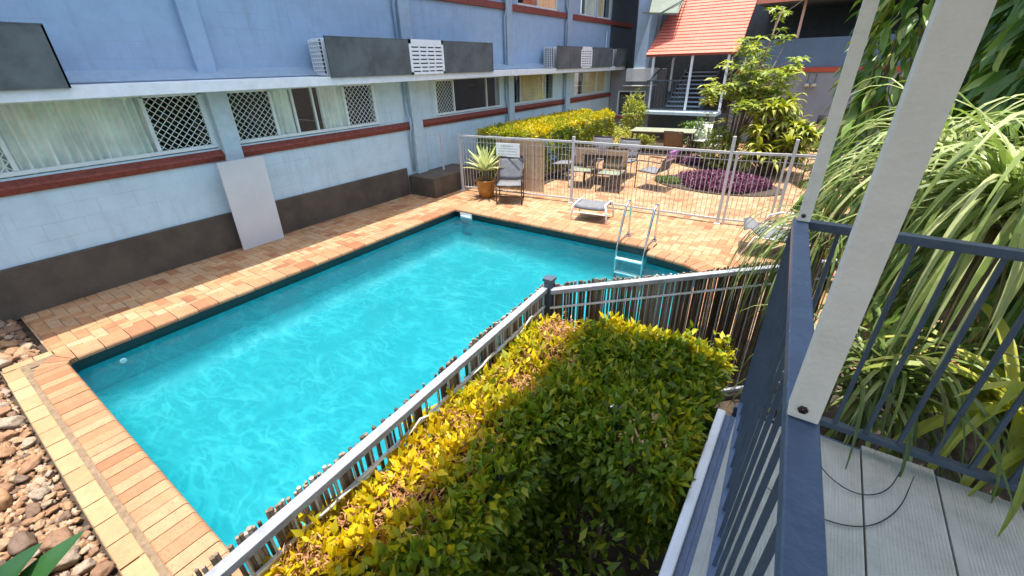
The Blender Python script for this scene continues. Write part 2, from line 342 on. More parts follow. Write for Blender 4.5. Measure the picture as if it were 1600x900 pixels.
# ground sheet with an opening for the pool
mb = MB(); G = 400
for a, b, c, d in ((-G, PX0-.1, -G, G), (PX1+.1, G, -G, G), (PX0-.1, PX1+.1, -G, PY0-.1), (PX0-.1, PX1+.1, PY1+.1, G)):
    mb.add([(a, c, -.045), (b, c, -.045), (b, d, -.045), (a, d, -.045)], [(0, 1, 2, 3)])
tag(mb.build('ground', m_soil), kind='structure')
# pool outline (right side follows the paling fence, jog at the far right)
pool = [(PX0+.07, PY0), (-1.42, PY0), (-1.42, 2.3), (-.85, 3.1), (-.85, 5.86), (-1.18, 6.02), (-1.74, 6.12), (-1.74, PY1), (PX0, PY1), (PX0, PY0+.07)]
mb = MB(); n = len(pool); pc = Vector((-3.5, 3.3))
rings = [(0, -.16), (.015, -.45), (.05, -.60), (.10, -.67), (.18, -.715), (.28, -.735)]
foot = [(PX0+.55, .78), (-1.95, .78), (-1.95, 2.3), (-1.32, 3.2), (-1.32, 5.5), (-1.5, 5.6), (-1.8, 5.7), (-1.9, 5.84), (PX0+.52, 5.86), (PX0+.5, .83)]
vs = [(p[0]+(q[0]-p[0])*k*2, p[1]+(q[1]-p[1])*k*2, z) for k, z in rings for p, q in zip(pool, foot)]
mb.add(vs, [(r*n+i, r*n+(i+1) % n, (r+1)*n+(i+1) % n, (r+1)*n+i) for r in range(len(rings)-1) for i in range(n)]+[tuple((len(rings)-1)*n+i for i in range(n))])
tag(mb.build('pool_shell', m_pool, smooth=True), kind='structure')
mb = MB()
for i in range(n):
    a, b = pool[i], pool[(i+1) % n]
    mb.add([(a[0], a[1], -.16), (b[0], b[1], -.16), (b[0], b[1], .0), (a[0], a[1], .0)], [(0, 3, 2, 1)])
tag(mb.build('waterline_tiles', m_waterline), kind='structure')
mb = MB(); mb.add([(x, y, -.12) for x, y in pool], [tuple(range(n))])
tag(mb.build('water', m_water), kind='structure')
# brick paving: every paver its own little block over a mortar bed, herringbone
deck_r = [(-7.66, -6.10, .21, 6.60), (-7.66, 2.2, 6.60, 18.2), (-1.735, -.62, 6.36, 6.60), (-.62, 2.2, 2.9, 6.60), (-1.6, -1.18, 6.22, 6.36), (-1.18, -.62, 6.13, 6.36), (-.85, -.62, 5.95, 6.13)]
mbM = MB(); mbP = MB(); U = .1165; g = .004
for (x0, x1, y0, y1) in deck_r:
    mbM.add([(x0, y0, -.006), (x1, y0, -.006), (x1, y1, -.006), (x0, y1, -.006)], [(0, 1, 2, 3)])
    for i in range(int(x0/U)-2, int(x1/U)+2):
        for j in range(int(y0/U)-2, int(y1/U)+2):
            k = (i-j) % 4
            if k == 0: bx = (i*U, (i+2)*U, j*U, (j+1)*U)
            elif k == 3: bx = (i*U, (i+1)*U, j*U, (j+2)*U)
            else: continue
            ax, bx_, ay, by = max(bx[0], x0), min(bx[1], x1), max(bx[2], y0), min(bx[3], y1)
            if bx_-ax < .02 or by-ay < .02: continue
            t = random.random()**.8; dz = random.uniform(-.0015, .0015); ax += g; bx_ -= g; ay += g; by -= g; e = .004
            vs = [(ax, ay, -.006), (bx_, ay, -.006), (bx_, by, -.006), (ax, by, -.006), (ax, ay, dz-.003), (bx_, ay, dz-.003), (bx_, by, dz-.003), (ax, by, dz-.003),
                  (ax+e, ay+e, dz), (bx_-e, ay+e, dz), (bx_-e, by-e, dz), (ax+e, by-e, dz)]
            fs = [(8, 9, 10, 11)]+[(q, (q+1) % 4, 4+(q+1) % 4, 4+q) for q in range(4)]+[(4+q, 4+(q+1) % 4, 8+(q+1) % 4, 8+q) for q in range(4)]
            mbP.add(vs, fs, t)
tag(mbM.build('mortar_bed', m_mortar), kind='structure')
tag(mbP.build('paving', m_paver), kind='structure')
# coping of bull-nosed bricks round the pool
mb = MB()
def coping_run(a, b, out, w_=.245, step=.1165, nose=.022):
    a = Vector((*a, 0)); b = Vector((*b, 0)); L = (b-a).length; d = (b-a)/L; o = Vector((*out, 0)); nb = max(1, round(L/step)); s = L/nb
    for i in range(nb):
        p0 = a+d*(i*s+.003); p1 = a+d*((i+1)*s-.003); t = random.random(); dz = random.uniform(-.002, .002)
        prof = [(-nose, -.035), (-nose, -.008), (-nose*.6, .008), (0, .016), (w_-.012, .016), (w_-.004, .010), (w_-.004, -.03)]
        vs = [p+o*q[0]+Vector((0, 0, q[1]+dz)) for p in (p0, p1) for q in prof]; m_ = len(prof)
        mb.add(vs, [(k, k+1, m_+k+1, m_+k) for k in range(m_-1)]+[tuple(range(m_))[::-1], tuple(range(m_, 2*m_))], t)
coping_run((PX0+.1, PY0), (-1.42, PY0), (0, -1))
coping_run((PX0, PY0+.1), (PX0, PY1), (-1, 0), step=.233)
coping_run((PX0-.24, PY1), (-1.74, PY1), (0, 1), step=.233)
coping_run((-1.74, PY1+.0), (-1.74, 6.12), (1, 0), w_=.12, step=.12)
coping_run((-1.74, 6.12), (-1.18, 6.02), (.17, .98), step=.14, w_=.24)
coping_run((-1.18, 6.02), (-.85, 5.86), (.42, .9), step=.12)
coping_run((-.85, 5.86), (-.85, 3.1), (1, 0), step=.233)
# fan of cut bricks at the near corner
cx, cy = PX0+.1, PY0+.1
for k in range(4):
    a0 = math.pi+k*math.pi/8; a1 = math.pi+(k+1)*math.pi/8; q = .012
    r1, r2 = .08, .335
    vs = [(cx+r*math.cos(a), cy+r*math.sin(a), z) for z in (-.035, .016) for r, a in ((r1, a0+.03), (r2, a0+q), (r2, a1-q), (r1, a1-.03))]
    mb.add(vs, [(0, 3, 2, 1), (4, 5, 6, 7), (0, 1, 5, 4), (1, 2, 6, 5), (2, 3, 7, 6), (3, 0, 4, 7)])
tag(mb.build('pool_coping', m_coping, bevel=.003), kind='structure')
mb = MB()     # sanded joint, then the outer row of pale pavers
mb.box(-6.12, -1.2, -.06, .03, -.05, .006)
mb.box(-6.12, -6.0, .0305, .25, -.05, .006); mb.box(-6.25, -5.86, -.16, .27, -.06, -.006); mb.box(-6.12, -1.2, -.16, -.061, -.05, -.006)
tag(mb.build('sand_joint', m_mortar), kind='structure')
mb = MB(); x = -6.1
while x < -1.3:
    mb.box(x+.005, x+.232, -.155, -.03, -.05, .012+random.uniform(-.002, .002)); x += .237
x = -.03
mb.box(-6.235, -6.112, -.14, .08, -.05, .012); mb.box(-6.235, -6.112, .09, .22, -.05, .012)
tag(mb.build('edge_paving', m_tile, bevel=.004), kind='structure')
# skimmer mouth and drain in the paving
mb = MB(); mb.box(-5.72, -5.42, 6.335, 6.352, -.15, -.035); mb.box(-5.69, -5.45, 6.32, 6.336, -.12, -.10)
tag(mb.build('pool_skimmer', m_white), 'small white skimmer mouth set in the far left corner of the pool wall', 'pool skimmer')
mb = MB(); mb.lathe([(.001, .012), (.03, .010), (.034, 0)], n=16)
o = mb.build('pool_inlet', m_white); o.location = (PX0+.012, .66, -.24); o.rotation_euler.y = R(90)
tag(o, 'small round white water inlet on the pool side by the near left corner', 'pool inlet')

# ------------------------------------------------------------------ river stones
def stone_mesh(seed, mesh_t):
    bm = bmesh.new(); bmesh.ops.create_icosphere(bm, subdivisions=3, radius=1); off = Vector((seed*7.3, seed*2.1, seed)); rs = random.Random(seed)
    planes = [(Vector((rs.gauss(0, 1), rs.gauss(0, 1), rs.gauss(0, 1))).normalized(), rs.uniform(.5, .85)) for _ in range(7)]
    for v in bm.verts:
        c = v.co.copy(); k = 1+.30*noise.noise(c*1.3+off)+.10*noise.noise(c*3.1+off)
        for pn, ph in planes:
            e_ = c.dot(pn)-ph
            if e_ > 0: c = c-pn*e_*.82
        v.co = c*k+c*.03*noise.noise(c*7+off); v.co = Vector((math.copysign(abs(v.co.x)**.85, v.co.x), v.co.y, v.co.z*.62))
    me = bpy.data.meshes.new('river_stone'); bm.to_mesh(me); bm.free()
    me.polygons.foreach_set('use_smooth', [True]*len(me.polygons))
    a = me.attributes.new('tint', 'FLOAT', 'FACE'); a.data.foreach_set('value', [mesh_t]*len(me.polygons)); me.materials.append(m_stone)
    return me
smeshes = [stone_mesh(i, (i*.37+.1) % 1) for i in range(18)]
def bed_ok(x, y): return (y < -.17 or (x < -6.26 and y < .17)) and x > -7.75
placed = []
def try_stones(nmax, rmin, rmax, tries):
    out = []
    for _ in range(tries):
        if len(out) >= nmax: break
        # denser search near the picture's corner
        x = -7.7+5.5*random.random()**1.1; y = random.uniform(-.62-.0*(x+7), .2) if x > -5.5 else random.uniform(-.4, .2); r_ = random.uniform(rmin, rmax)
        if not bed_ok(x, y) or not bed_ok(x, y+r_*.8): continue
        if y < -.55-(x+6.9)*.12 and False: continue
        if any((x-a)**2+(y-b)**2 < ((r_+c)*.80)**2 for a, b, c in placed): continue
        placed.append((x, y, r_)); out.append((x, y, r_))
    return out
big = try_stones(14, .080, .10, 1500)+try_stones(90, .050, .075, 6000)+try_stones(195, .026, .048, 16000)
SL = ['rounded river stone lying in the pebble bed beside the pool edge', 'brown river stone']
for (x, y, r_) in big:
    i = random.randrange(18); o = bpy.data.objects.new('river_stone', smeshes[i]); COL.objects.link(o)
    o.location = (x, y, -.03+r_*.42+random.uniform(0, .02)); o.scale = (r_*random.uniform(.95, 1.3), r_*random.uniform(.75, 1), r_*random.uniform(.8, 1.1))
    o.rotation_euler = (random.uniform(-.35, .35), random.uniform(-.35, .35), random.uniform(0, 6.3))
    tag(o, 'smooth tan and brown river stone lying in the bed beside the pool edge', 'stone', 'river stones in the bed beside the pool')
mb = MB(); 
def lump(mb, x, y, z, r_, t):
    vs = []; fs = []; off = random.uniform(0, 50)
    for a in range(4):
        th = math.pi*(a+.5)/4
        for b in range(7):
            ph = 2*math.pi*b/7+a*.3; k = r_*(1+.3*math.sin(off+a*2+b*3))
            vs.append((x+k*math.sin(th)*math.cos(ph), y+k*math.sin(th)*math.sin(ph)*.85, z+k*math.cos(th)*.7))
    for a in range(3):
        for b in range(7): fs.append((a*7+b, (a+1)*7+b, (a+1)*7+(b+1) % 7, a*7+(b+1) % 7))
    fs.append(tuple(range(7))); mb.add(vs, fs, t)
for _ in range(9000):
    x = random.uniform(-7.75, -1.9); y = random.uniform(-.8, .2)
    if bed_ok(x, y+.02): lump(mb, x, y, -.03, random.uniform(.014, .032), random.random())
tag(mb.build('gravel', m_stone, smooth=True), 'small brown gravel between and under the river stones', 'gravel', kind='stuff')

# ================================================================== LONG BUILDING (left)
WX = -7.62
B = empty('motel_building', (WX, 9, 0))
tag(B, 'long two storey pale blue blockwork motel wing running along the far side of the pool', 'building')
OFF = Vector((-WX, -9, 0))
def bp_(name, mb, m, parent=B, **k):
    """parts of the wing are written in world metres"""
    mb.v = [(v[0]-WX, v[1]-9, v[2]) for v in mb.v]; return mb.build(name, m, parent, **k)
wins = [(.18, 3.03), (3.33, 6.18), (7.9, 10.52), (11.07, 13.5), (14.95, 17.75)]
mb = MB(); mb.box(WX-.2, WX, -3, 18.2, -.1, 1.585)
edges = [-3]+[v for w_ in wins for v in w_]+[18.2]
for a, b in zip(edges[0::2], edges[1::2]): mb.box(WX-.2, WX, a, b, 1.585, 2.40)
mb.box(WX-.2, WX, -3, 18.2, 2.40, 2.66)
bp_('wall', mb, m_wall_lo)
uw = [(11.4, 13.62), (15.2, 16.4), (16.55, 17.7), (18.5, 19.7)]
mb = MB(); mb.box(WX-.2, WX, -3, 17.85, 2.66, 4.06)
edges = [-3]+[v for w_ in uw[:3] for v in w_]+[17.85]
for a, b in zip(edges[0::2], edges[1::2]): mb.box(WX-.2, WX, a, b, 4.06, 5.1)
mb.box(WX-.2, WX, -3, 17.85, 5.1, 5.5)
bp_('wall', mb, m_wall_up)
mb = MB(); mb.box(WX-.2, WX-.004, 17.85, 20.4, 2.66, 5.5); bp_('end_wall', mb, m_dark_wall)  # shaded far end of the wall, the shade given as a darker material
mb = MB(); mb.box(WX-.001, WX+.055, -3, 6.72, -.03, .60)
bp_('plinth', mb, m_plinth, bevel=.01)
# red sloping brick sills between the columns
cols_y = [(-.75, -.45), (3.06, 3.32), (7.02, 7.32), (10.78, 11.04), (14.2, 14.5)]
seg = [(-.45, 3.06), (3.32, 7.02), (7.32, 10.78), (11.04, 14.2), (14.5, 18.2)]
for a, b in seg:
    mb = MB(); vs = [(WX, a, 1.42), (WX+.035, a, 1.40), (WX+.085, a, 1.475), (WX+.08, a, 1.50), (WX, a, 1.56)]
    vs += [(x, b, z) for x, y, z in vs]
    mb.add(vs, [(0, 4, 3, 2, 1), (5, 6, 7, 8, 9)]+[(k, (k+1) % 5, 5+(k+1) % 5, 5+k) for k in range(5)])
    bp_('sill', mb, m_red)
for a, b in seg[2:]+[(18.2, 20)]:
    mb = MB(); mb.box(WX+.001, WX+.07, a, b, 3.92, 4.06); bp_('sill', mb, m_red)
for i, (a, b) in enumerate(cols_y):
    mb = MB(); mb.box(WX, WX+.11, a, b, -.03 if i != 2 else .42, 2.43); bp_('column', mb, m_trim_lo, bevel=.006)
    mb = MB(); mb.box(WX, WX+.09, a, b, 2.62, 5.5); bp_('pilaster', mb, m_trim if i > 1 else m_wall_up, bevel=.006)
for y in (6.93, 10.72, 14.14):
    mb = MB(); mb.tube([(WX+.05, y, .5 if y < 8 else .1), (WX+.05, y, 1.3), (WX+.12, y+.0, 1.42), (WX+.12, y, 1.6), (WX+.05, y, 1.72), (WX+.05, y, 2.42)], .028)
    bp_('downpipe', mb, m_trim, smooth=True)
    mb = MB(); mb.tube([(WX+.05, y, 2.66), (WX+.05, y, 3.75), (WX+.12, y, 3.9), (WX+.12, y, 4.1), (WX+.05, y, 4.25), (WX+.05, y, 5.4)], .028)
    bp_('downpipe', mb, m_trim, smooth=True)
mb = MB(); mb.tube([(WX+.05, 17.4, 2.66), (WX+.05, 17.4, 3.7)], .022); bp_('downpipe', mb, m_awning)
# awning slab with white fascia
mb = MB(); mb.box(WX+.001, -7.06, -3, 18.2, 2.40, 2.50); mb.box(WX+.001, -7.40, -3, 18.2, 2.50, 2.53)
bp_('awning', mb, m_awning, bevel=.006)
mb = MB(); mb.box(-7.06, -7.03, -3, 18.2, 2.385, 2.52); bp_('fascia', mb, m_white, bevel=.004)
mb = MB()
vs = [(WX, -3, 2.66), (-7.42, -3, 2.535), (WX, 18.2, 2.66), (-7.42, 18.2, 2.535), (WX, -3, 2.675), (-7.40, -3, 2.55), (WX, 18.2, 2.675), (-7.40, 18.2, 2.55)]
mb.add(vs, [(0, 2, 3, 1), (4, 5, 7, 6), (1, 3, 7, 5)]); bp_('flashing', mb, m_trim)
mb = MB(); mb.box(-7.64, -6.55, -3, 20.4, 5.5, 5.62); bp_('roof', mb, m_awning)
# room space behind the glass
mb = MB(); mb.box(WX-2.6, WX-2.5, -3, 18.4, 0, 5.5); mb.box(WX-2.5, WX-.2, -3, 18.4, 1.0, 1.1); mb.box(WX-2.5, WX-.2, -3, 20.4, 2.45, 2.6); mb.box(WX-2.5, WX-.2, -3, 20.4, 5.2, 5.3)
mb.box(WX-2.5, WX-.2, 20.3, 20.4, 0, 5.3); mb.box(WX-2.5, WX-.2, -3.1, -3, 0, 5.3)
for y in (3.18, 7.15, 10.9, 14.35): mb.box(WX-2.5, WX-.2, y, y+.06, 1.1, 5.2)
bp_('room', mb, m_interior)
def window(y0, y1, z0, z1, panes, cm=m_curtain):
    mb = MB(); x = WX-.03; t = .035
    mb.box(x-.03, x+.035, y0, y1, z0, z0+t*1.3); mb.box(x-.03, x+.03, y0, y1, z1-t, z1)
    mb.box(x-.03, x+.03, y0, y0+t, z0, z1); mb.box(x-.03, x+.03, y1-t, y1, z0, z1)
    for (a, b, k) in panes[:-1]: mb.box(x-.028, x+.024, b-t*.45, b+t*.45, z0+.01, z1-.01)
    f = bp_('window', mb, m_frame)
    mb = MB(); mb.box(x-.006, x-.002, y0+.01, y1-.01, z0+.01, z1-.01); bp_('pane', mb, m_glass, f)
    for a, b, k in panes:
        if 'm' in k:      # diamond security grille in its own frame
            mb = MB(); q = .03; xx = x+.012
            mb.box(xx-.012, xx+.016, a, b, z0+.02, z0+.02+q); mb.box(xx-.012, xx+.016, a, b, z1-.02-q, z1-.02)
            mb.box(xx-.012, xx+.016, a, a+q, z0+.02, z1-.02); mb.box(xx-.012, xx+.016, b-q, b, z0+.02, z1-.02)
            H = z1-z0-.08; W = b-a-2*q; s = .098; za = z0+.04
            c = -H
            while c < W:
                p0 = max(0, c); p1 = min(W, c+H)
                if p1-p0 > .01:
                    mb.bar((xx, a+q+p0, za+(p0-c)), (xx, a+q+p1, za+(p1-c)), .008, .006, up=(1, 0, 0))
                    mb.bar((xx+.004, b-q-p0, za+(p0-c)), (xx+.004, b-q-p1, za+(p1-c)), .008, .006, up=(1, 0, 0))
                c += s
            bp_('security_screen', mb, m_frame, f)
        if 'c' in k:
            mb = MB(); nn = int((b-a)/.012); vs = []; fs = []; ph = random.uniform(0, 6)
            for i in range(nn+1):
                yy = a+(b-a)*i/nn; s_ = i*.012
                dx = .030*math.sin(s_*58+ph+1.6*math.sin(s_*9))+.008*math.sin(s_*23+ph)
                vs += [(x-.045+dx*.7, yy, z1+.02), (x-.045+dx, yy+.01*math.sin(s_*17), (z0+z1)/2), (x-.045+dx*1.3, yy+.012*math.sin(s_*11), z0-.05)]
            for i in range(nn):
                for q in range(2): fs.append((3*i+q, 3*i+q+1, 3*i+3+q+1, 3*i+3+q))
            mb.add(vs, fs); bp_('curtain', mb, cm, f, smooth=True)
    return f
Z0, Z1 = 1.60, 2.385
window(*wins[0], Z0, Z1, [(.21, .86, 'mc'), (.86, 2.28, 'c'), (2.28, 3.0, 'm')])
f = window(*wins[1], Z0, Z1, [(3.36, 4.05, 'm'), (4.05, 4.42, 'c'), (4.42, 4.80, ''), (4.95, 5.45, 'c'), (5.45, 6.15, 'm')])
window(*wins[2], Z0, Z1, [(7.93, 8.58, 'm'), (8.58, 9.9, ''), (9.9, 10.49, '')])
window(*wins[3], Z0, Z1, [(11.1, 11.55, ''), (11.55, 13.0, 'c'), (13.0, 13.47, '')], m_curtain_t)
window(*wins[4], Z0, Z1, [(14.98, 15.7, ''), (15.7, 16.9, 'c'), (16.9, 17.7, 'c')], m_curtain_t)
window(*uw[0], 4.08, 5.08, [(11.43, 12.5, ''), (12.5, 13.59, 'c')], m_curtain_t)
window(*uw[1], 4.08, 5.08, [(15.23, 15.6, ''), (15.6, 16.37, 'c')])
window(*uw[2], 4.08, 5.08, [(16.58, 17.1, 'c'), (17.1, 17.67, '')], m_curtain_t)
mb = MB(); mb.box(-7.60, -6.80, 6.76, 8.3, -.03, .43)
tag(mb.build('planter_box', m_plinth, bevel=.012), 'low dark charcoal planter block standing against the wall between column and pool fence', 'planter')

# air conditioner screens on the awning
def ac_screen(y0, y1, gy0, gy1, label, unit=True, ulabel=''):
    t = empty('air_conditioner_screen', (-7.0, y0, 2.5)); tag(t, label, 'screen', 'dark screens round the air conditioners on the awning')
    xa = .0
    def q(name, a, b, m_):
        mb = MB(); n_ = max(1, round((b-a)/1.0)); w_ = (b-a)/n_
        for k in range(n_): mb.box(-.02, .012, a-y0+k*w_+.0015, a-y0+(k+1)*w_-.0015, .0, .60)
        mb.box(-.026, .016, a-y0, b-y0, .60, .612, m=None)
        for k in range(n_):
            for zz in (.05, .55):
                for e_ in (.05, w_-.05): mb.box(.012, .0145, a-y0+k*w_+e_-.006, a-y0+k*w_+e_+.006, zz-.006, zz+.006)
        return mb.build(name, m_, t)
    if gy0 > y0: q('panel', y0, gy0, m_acpanel)
    if y1 > gy1: q('panel', gy1, y1, m_acpanel)
    mb = MB(); mb.box(-.35, .012, y1-y0-.02, y1-y0, .0, .61); mb.build('end_panel', m_acpanel, t)
    if gy1 > gy0:
        # white grille: rows of short slats with dark slots between
        mb = MB(); a, b = gy0-y0, gy1-y0; z0, z1 = .0, .615
        mb.box(-.01, .018, a, b, z0, z0+.045); mb.box(-.01, .018, a, b, z1-.075, z1)
        mb.box(-.01, .018, a, a+.06, z0, z1); mb.box(-.01, .018, b-.05, b, z0, z1)
        rows = 7; hh = (z1-.075-z0-.045)/rows
        for r_ in range(rows):
            zz = z0+.045+r_*hh
            mb.box(-.006, .016, a+.06, b-.05, zz+hh*.32, zz+hh)
        for c_ in range(1, 4):
            yy = a+.06+(b-a-.11)*c_/4
            for r_ in range(rows):
                zz = z0+.045+r_*hh; j = random.uniform(-.02, .02); mb.box(-.005, .0145, yy-.016+j, yy+.016+j, zz, zz+hh*.34)
        mb.build('grille', m_white, t)
        mb = MB(); mb.box(-.03, -.012, a, b, z0+.02, z1-.03); mb.build('backing', m_black, t)
    if ulabel:
        u = empty('air_conditioner', (-7.33, y0, 2.53)); tag(u, ulabel, 'air conditioner', 'outdoor units of the air conditioners')
        mb = MB(); mb.box(-.15, .17, .04, .85, 0, .56); mb.build('casing', m_white, u, bevel=.012)
        mb = MB()
        for i in range(5): mb.box(-.14+i*.062+.0, -.14+i*.062+.012, .0, .035, .02, .54)
        for i in range(9): mb.box(-.15, .17, .005, .03, .02+i*.06, .035+i*.06)
        mb.build('side_grille', m_white, u)
        mb = MB(); mb.box(-.14, .16, .031, .039, .02, .54); mb.build('coil', m_black, u)
ac_screen(-1.2, 1.52, -1.0, -1.0, 'nearest dark grey air conditioner screen at the left edge, plain without white grille')
ac_screen(4.84, 9.38, 6.66, 7.63, 'longest dark grey screen on the awning above the second window, white grille in its middle', True, 'white air conditioner unit with side grille behind the longest dark screen')
ac_screen(12.6, 16.72, 14.15, 14.98, 'smaller looking dark grey screen with white grille, second from the end of the awning', True, 'white air conditioner unit behind the dark screen above the tan curtain window')
ac_screen(17.15, 18.2, 17.15, 17.15, 'short dark grey screen at the far end of the awning beside the tapered pier', True, 'farthest white air conditioner unit at the end of the awning')
# leaning board
t = MB(); t.box(-.35, .35, -.012, .012, 0, 1.42)
o = t.build('leaning_board', m_panel, bevel=.004)
o.matrix_world = Matrix.Translation((-7.405, 3.17, .0)) @ Matrix.Rotation(R(90), 4, 'Z') @ Matrix.Rotation(R(3.2), 4, 'X')
tag(o, 'plain pale grey board leaning on the wall beneath the column between two windows', 'board')

# ------------------------------------------------------------------ end block with tapered pier
E = empty('entry_block', (-6.7, 18.2, 0)); tag(E, 'grey single storey end block with small window, white cap and tall tapered blue pier', 'building')
def ep(name, mb, m, parent=E, **k):
    mb.v = [(v[0]+6.7, v[1]-18.2, v[2]) for v in mb.v]; return mb.build(name, m, parent, **k)
mb = MB(); mb.box(-7.6, -5.9, 18.205, 18.4, -.1, .68); mb.box(-7.6, -7.24, 18.205, 18.4, .68, 1.62); mb.box(-6.1, -5.9, 18.205, 18.4, .68, 1.62); mb.box(-7.6, -5.9, 18.205, 18.4, 1.62, 2.38)
mb.box(-6.1, -5.9, 18.4, 20, -.1, 2.38)
ep('wall', mb, m_wall_g)
mb = MB(); mb.box(-7.24, -7.2, 18.2, 18.3, .68, 1.62); mb.box(-6.14, -6.1, 18.2, 18.3, .68, 1.62); mb.box(-7.2, -6.14, 18.2, 18.3, 1.58, 1.62); mb.box(-6.72, -6.68, 18.2, 18.3, .68, 1.58); mb.box(-7.2, -6.14, 18.2, 18.3, .68, .71)
f = ep('window', mb, m_frame); mb = MB(); mb.box(-7.2, -6.14, 18.24, 18.25, .71, 1.58); ep('pane', mb, m_glass, f)
mb = MB(); mb.box(-7.24, -6.1, 18.38, 18.44, .68, 1.62); ep('room', mb, m_interior)
mb = MB(); mb.box(-7.3, -5.98, 18.1, 18.24, .60, .675); ep('sill', mb, m_redband)
mb = MB(); mb.box(-6.88, -5.88, 17.95, 18.7, 1.97, 2.43); mb.box(-6.95, -5.84, 17.9, 18.7, 1.80, 1.83); ep('cap', mb, m_white, bevel=.01)
mb = MB()
a = [(-6.62, 18.0), (-6.05, 18.0), (-6.05, 18.5), (-6.62, 18.5)]; b = [(-6.62, 17.85), (-5.75, 18.3), (-5.75, 18.6), (-6.62, 18.6)]
mb.add([(x, y, 2.43) for x, y in a]+[(x, y, 6.2) for x, y in b], [(0, 1, 2, 3), (7, 6, 5, 4)]+[(k, 4+k, 4+(k+1) % 4, (k+1) % 4) for k in range(4)])
ep('pier', mb, m_wall_up)

# ------------------------------------------------------------------ far building with stair
D = empty('far_building', (0, 18, 0)); tag(D, 'far two storey slate blue building with red band across the courtyard end', 'building')
def dp(name, mb, m, parent=D, **k):
    mb.v = [(v[0], v[1]-18, v[2]) for v in mb.v]; return mb.build(name, m, parent, **k)
mb = MB(); mb.box(-2.9, .6, 18, 18.2, -.1, 2.22); mb.box(1.0, 9, 18, 18.2, -.1, 2.22); mb.box(.6, 1.0, 18, 18.2, 2.08, 2.22); dp('wall', mb, m_wall_g)
mb = MB(); mb.box(.6, 1.0, 18.12, 18.2, -.1, 2.08); dp('door', mb, m_black)
mb = MB(); mb.box(.56, .60, 17.98, 18.1, -.05, 2.12); mb.box(1.0, 1.04, 17.98, 18.1, -.05, 2.12); mb.box(.6, 1.0, 17.98, 18.1, 2.08, 2.12); dp('door_frame', mb, m_trim)
mb = MB(); mb.box(-2.9, 9, 17.95, 18.2, 2.225, 2.36); dp('band', mb, m_redband)
mb = MB(); mb.box(-2.9, 9, 18, 18.2, 2.362, 3.18); dp('parapet', mb, m_wall_b)
mb = MB(); mb.box(-9, 9, 20.6, 20.8, 0, 7.5); dp('back_wall', mb, m_dark_wall)
mb = MB(); mb.box(-2.9, 9, 18.2, 20.6, 2.25, 2.36); dp('floor_slab', mb, m_wall_g)
mb = MB(); mb.box(-2.6, 9, 17.3, 20.6, 4.16, 4.3); dp('roof', mb, m_acpanel)
mb = MB(); mb.box(-2.6, 9, 17.26, 17.30, 4.14, 4.32); dp('fascia', mb, mat('salmon_paint', (.62, .2, .13), .6))
mb = MB(); mb.box(-1.36, -1.29, 17.62, 17.69, 3.18, 4.16); dp('post', mb, mat('post_salmon', (.6, .36, .27), .6))
for x in (-.75, -.55):
    l = empty('wall_lamp', (x, 17.9, 1.83)); tag(l, 'cream wall lamp on the far grey wall, '+('left one of the pair' if x < -.6 else 'right one of the pair'), 'lamp', 'pair of lamps on the far wall')
    mb = MB(); mb.lathe([(.001, .07), (.05, .06), (.085, .0), (.07, -.03), (.001, -.04)], n=14); mb.build('lamp_shade', mat('cream_shade', (.55, .47, .30), .5), l, smooth=True)
    mb = MB(); mb.tube([(0, 0, .06), (0, .0, .30), (0, .1, .34)], .008); mb.build('bracket', m_bronze, l)
# stair pavilion
S = empty('stair_pavilion', (-4.5, 16.5, 0)); tag(S, 'open timber stair under a steep salmon red tiled roof on thin white posts', 'stair')
def sp(name, mb, m, parent=S, **k):
    mb.v = [(v[0]+4.5, v[1]-16.5, v[2]) for v in mb.v]; return mb.build(name, m, parent, **k)
pit = .86
# roof board in its own frame so tiles run with the slope
Lr = 3.9
mb = MB(); x0, x1, x2, x3 = -1.16, 1.78, 1.70, -.80
mb.add([(x0, 0, 0), (x1, 0, 0), (x2, Lr, 0), (x3, Lr, 0), (x0, 0, -.07), (x1, 0, -.07), (x2, Lr, -.07), (x3, Lr, -.07)],
       [(0, 1, 2, 3), (7, 6, 5, 4), (0, 4, 5, 1), (1, 5, 6, 2), (2, 6, 7, 3), (3, 7, 4, 0)])
ro = mb.build('roof', m_roof, S); ro.location = (0, 0, 2.84); ro.rotation_euler.x = math.atan(pit)
for k in range(26):      # raised lap of every tile course
    pass
mb = MB()
for k in range(26):
    yy = k*.15; f0 = yy/Lr; xa = x0+(x3-x0)*f0; xb = x1+(x2-x1)*f0
    mb.add([(xa, yy, .003), (xb, yy, .003), (xb, yy, .02), (xa, yy, .02), (xa, yy+.146, .004), (xb, yy+.146, .004)], [(0, 1, 2, 3), (3, 2, 5, 4)])
to = mb.build('roof_tiles', m_roof, S); to.location = (0, 0, 2.84); to.rotation_euler.x = math.atan(pit)
for (x, y, z0, z1) in ((-5.42, 16.65, 1.08, 2.86), (-4.12, 16.65, 1.08, 2.86), (-3.0, 16.65, 1.08, 2.86), (-5.3, 18.6, 1.6, 4.3)):
    mb = MB(); mb.box(x-.035, x+.035, y-.035, y+.035, z0, z1); sp('post', mb, m_awning)
mb = MB(); mb.box(-5.5, -3.0, 16.2, 17.1, .97, 1.075); sp('landing', mb, m_trim_lo, bevel=.01)
mb = MB(); mb.box(-5.45, -5.3, 16.3, 16.45, -.05, .97); mb.box(-3.2, -3.05, 16.3, 16.45, -.05, .97); sp('support', mb, m_wall_g)
for i in range(9):
    mb = MB(); y = 17.15+i*.26; z = 1.20+i*.132; mb.box(-4.95, -3.75, y, y+.25, z-.04, z); sp('tread', mb, m_trim)
for x in (-4.98, -3.72):
    mb = MB(); mb.bar((x, 17.1, 1.05), (x, 19.5, 2.27), .05, .2); sp('stringer', mb, m_dark_wall)
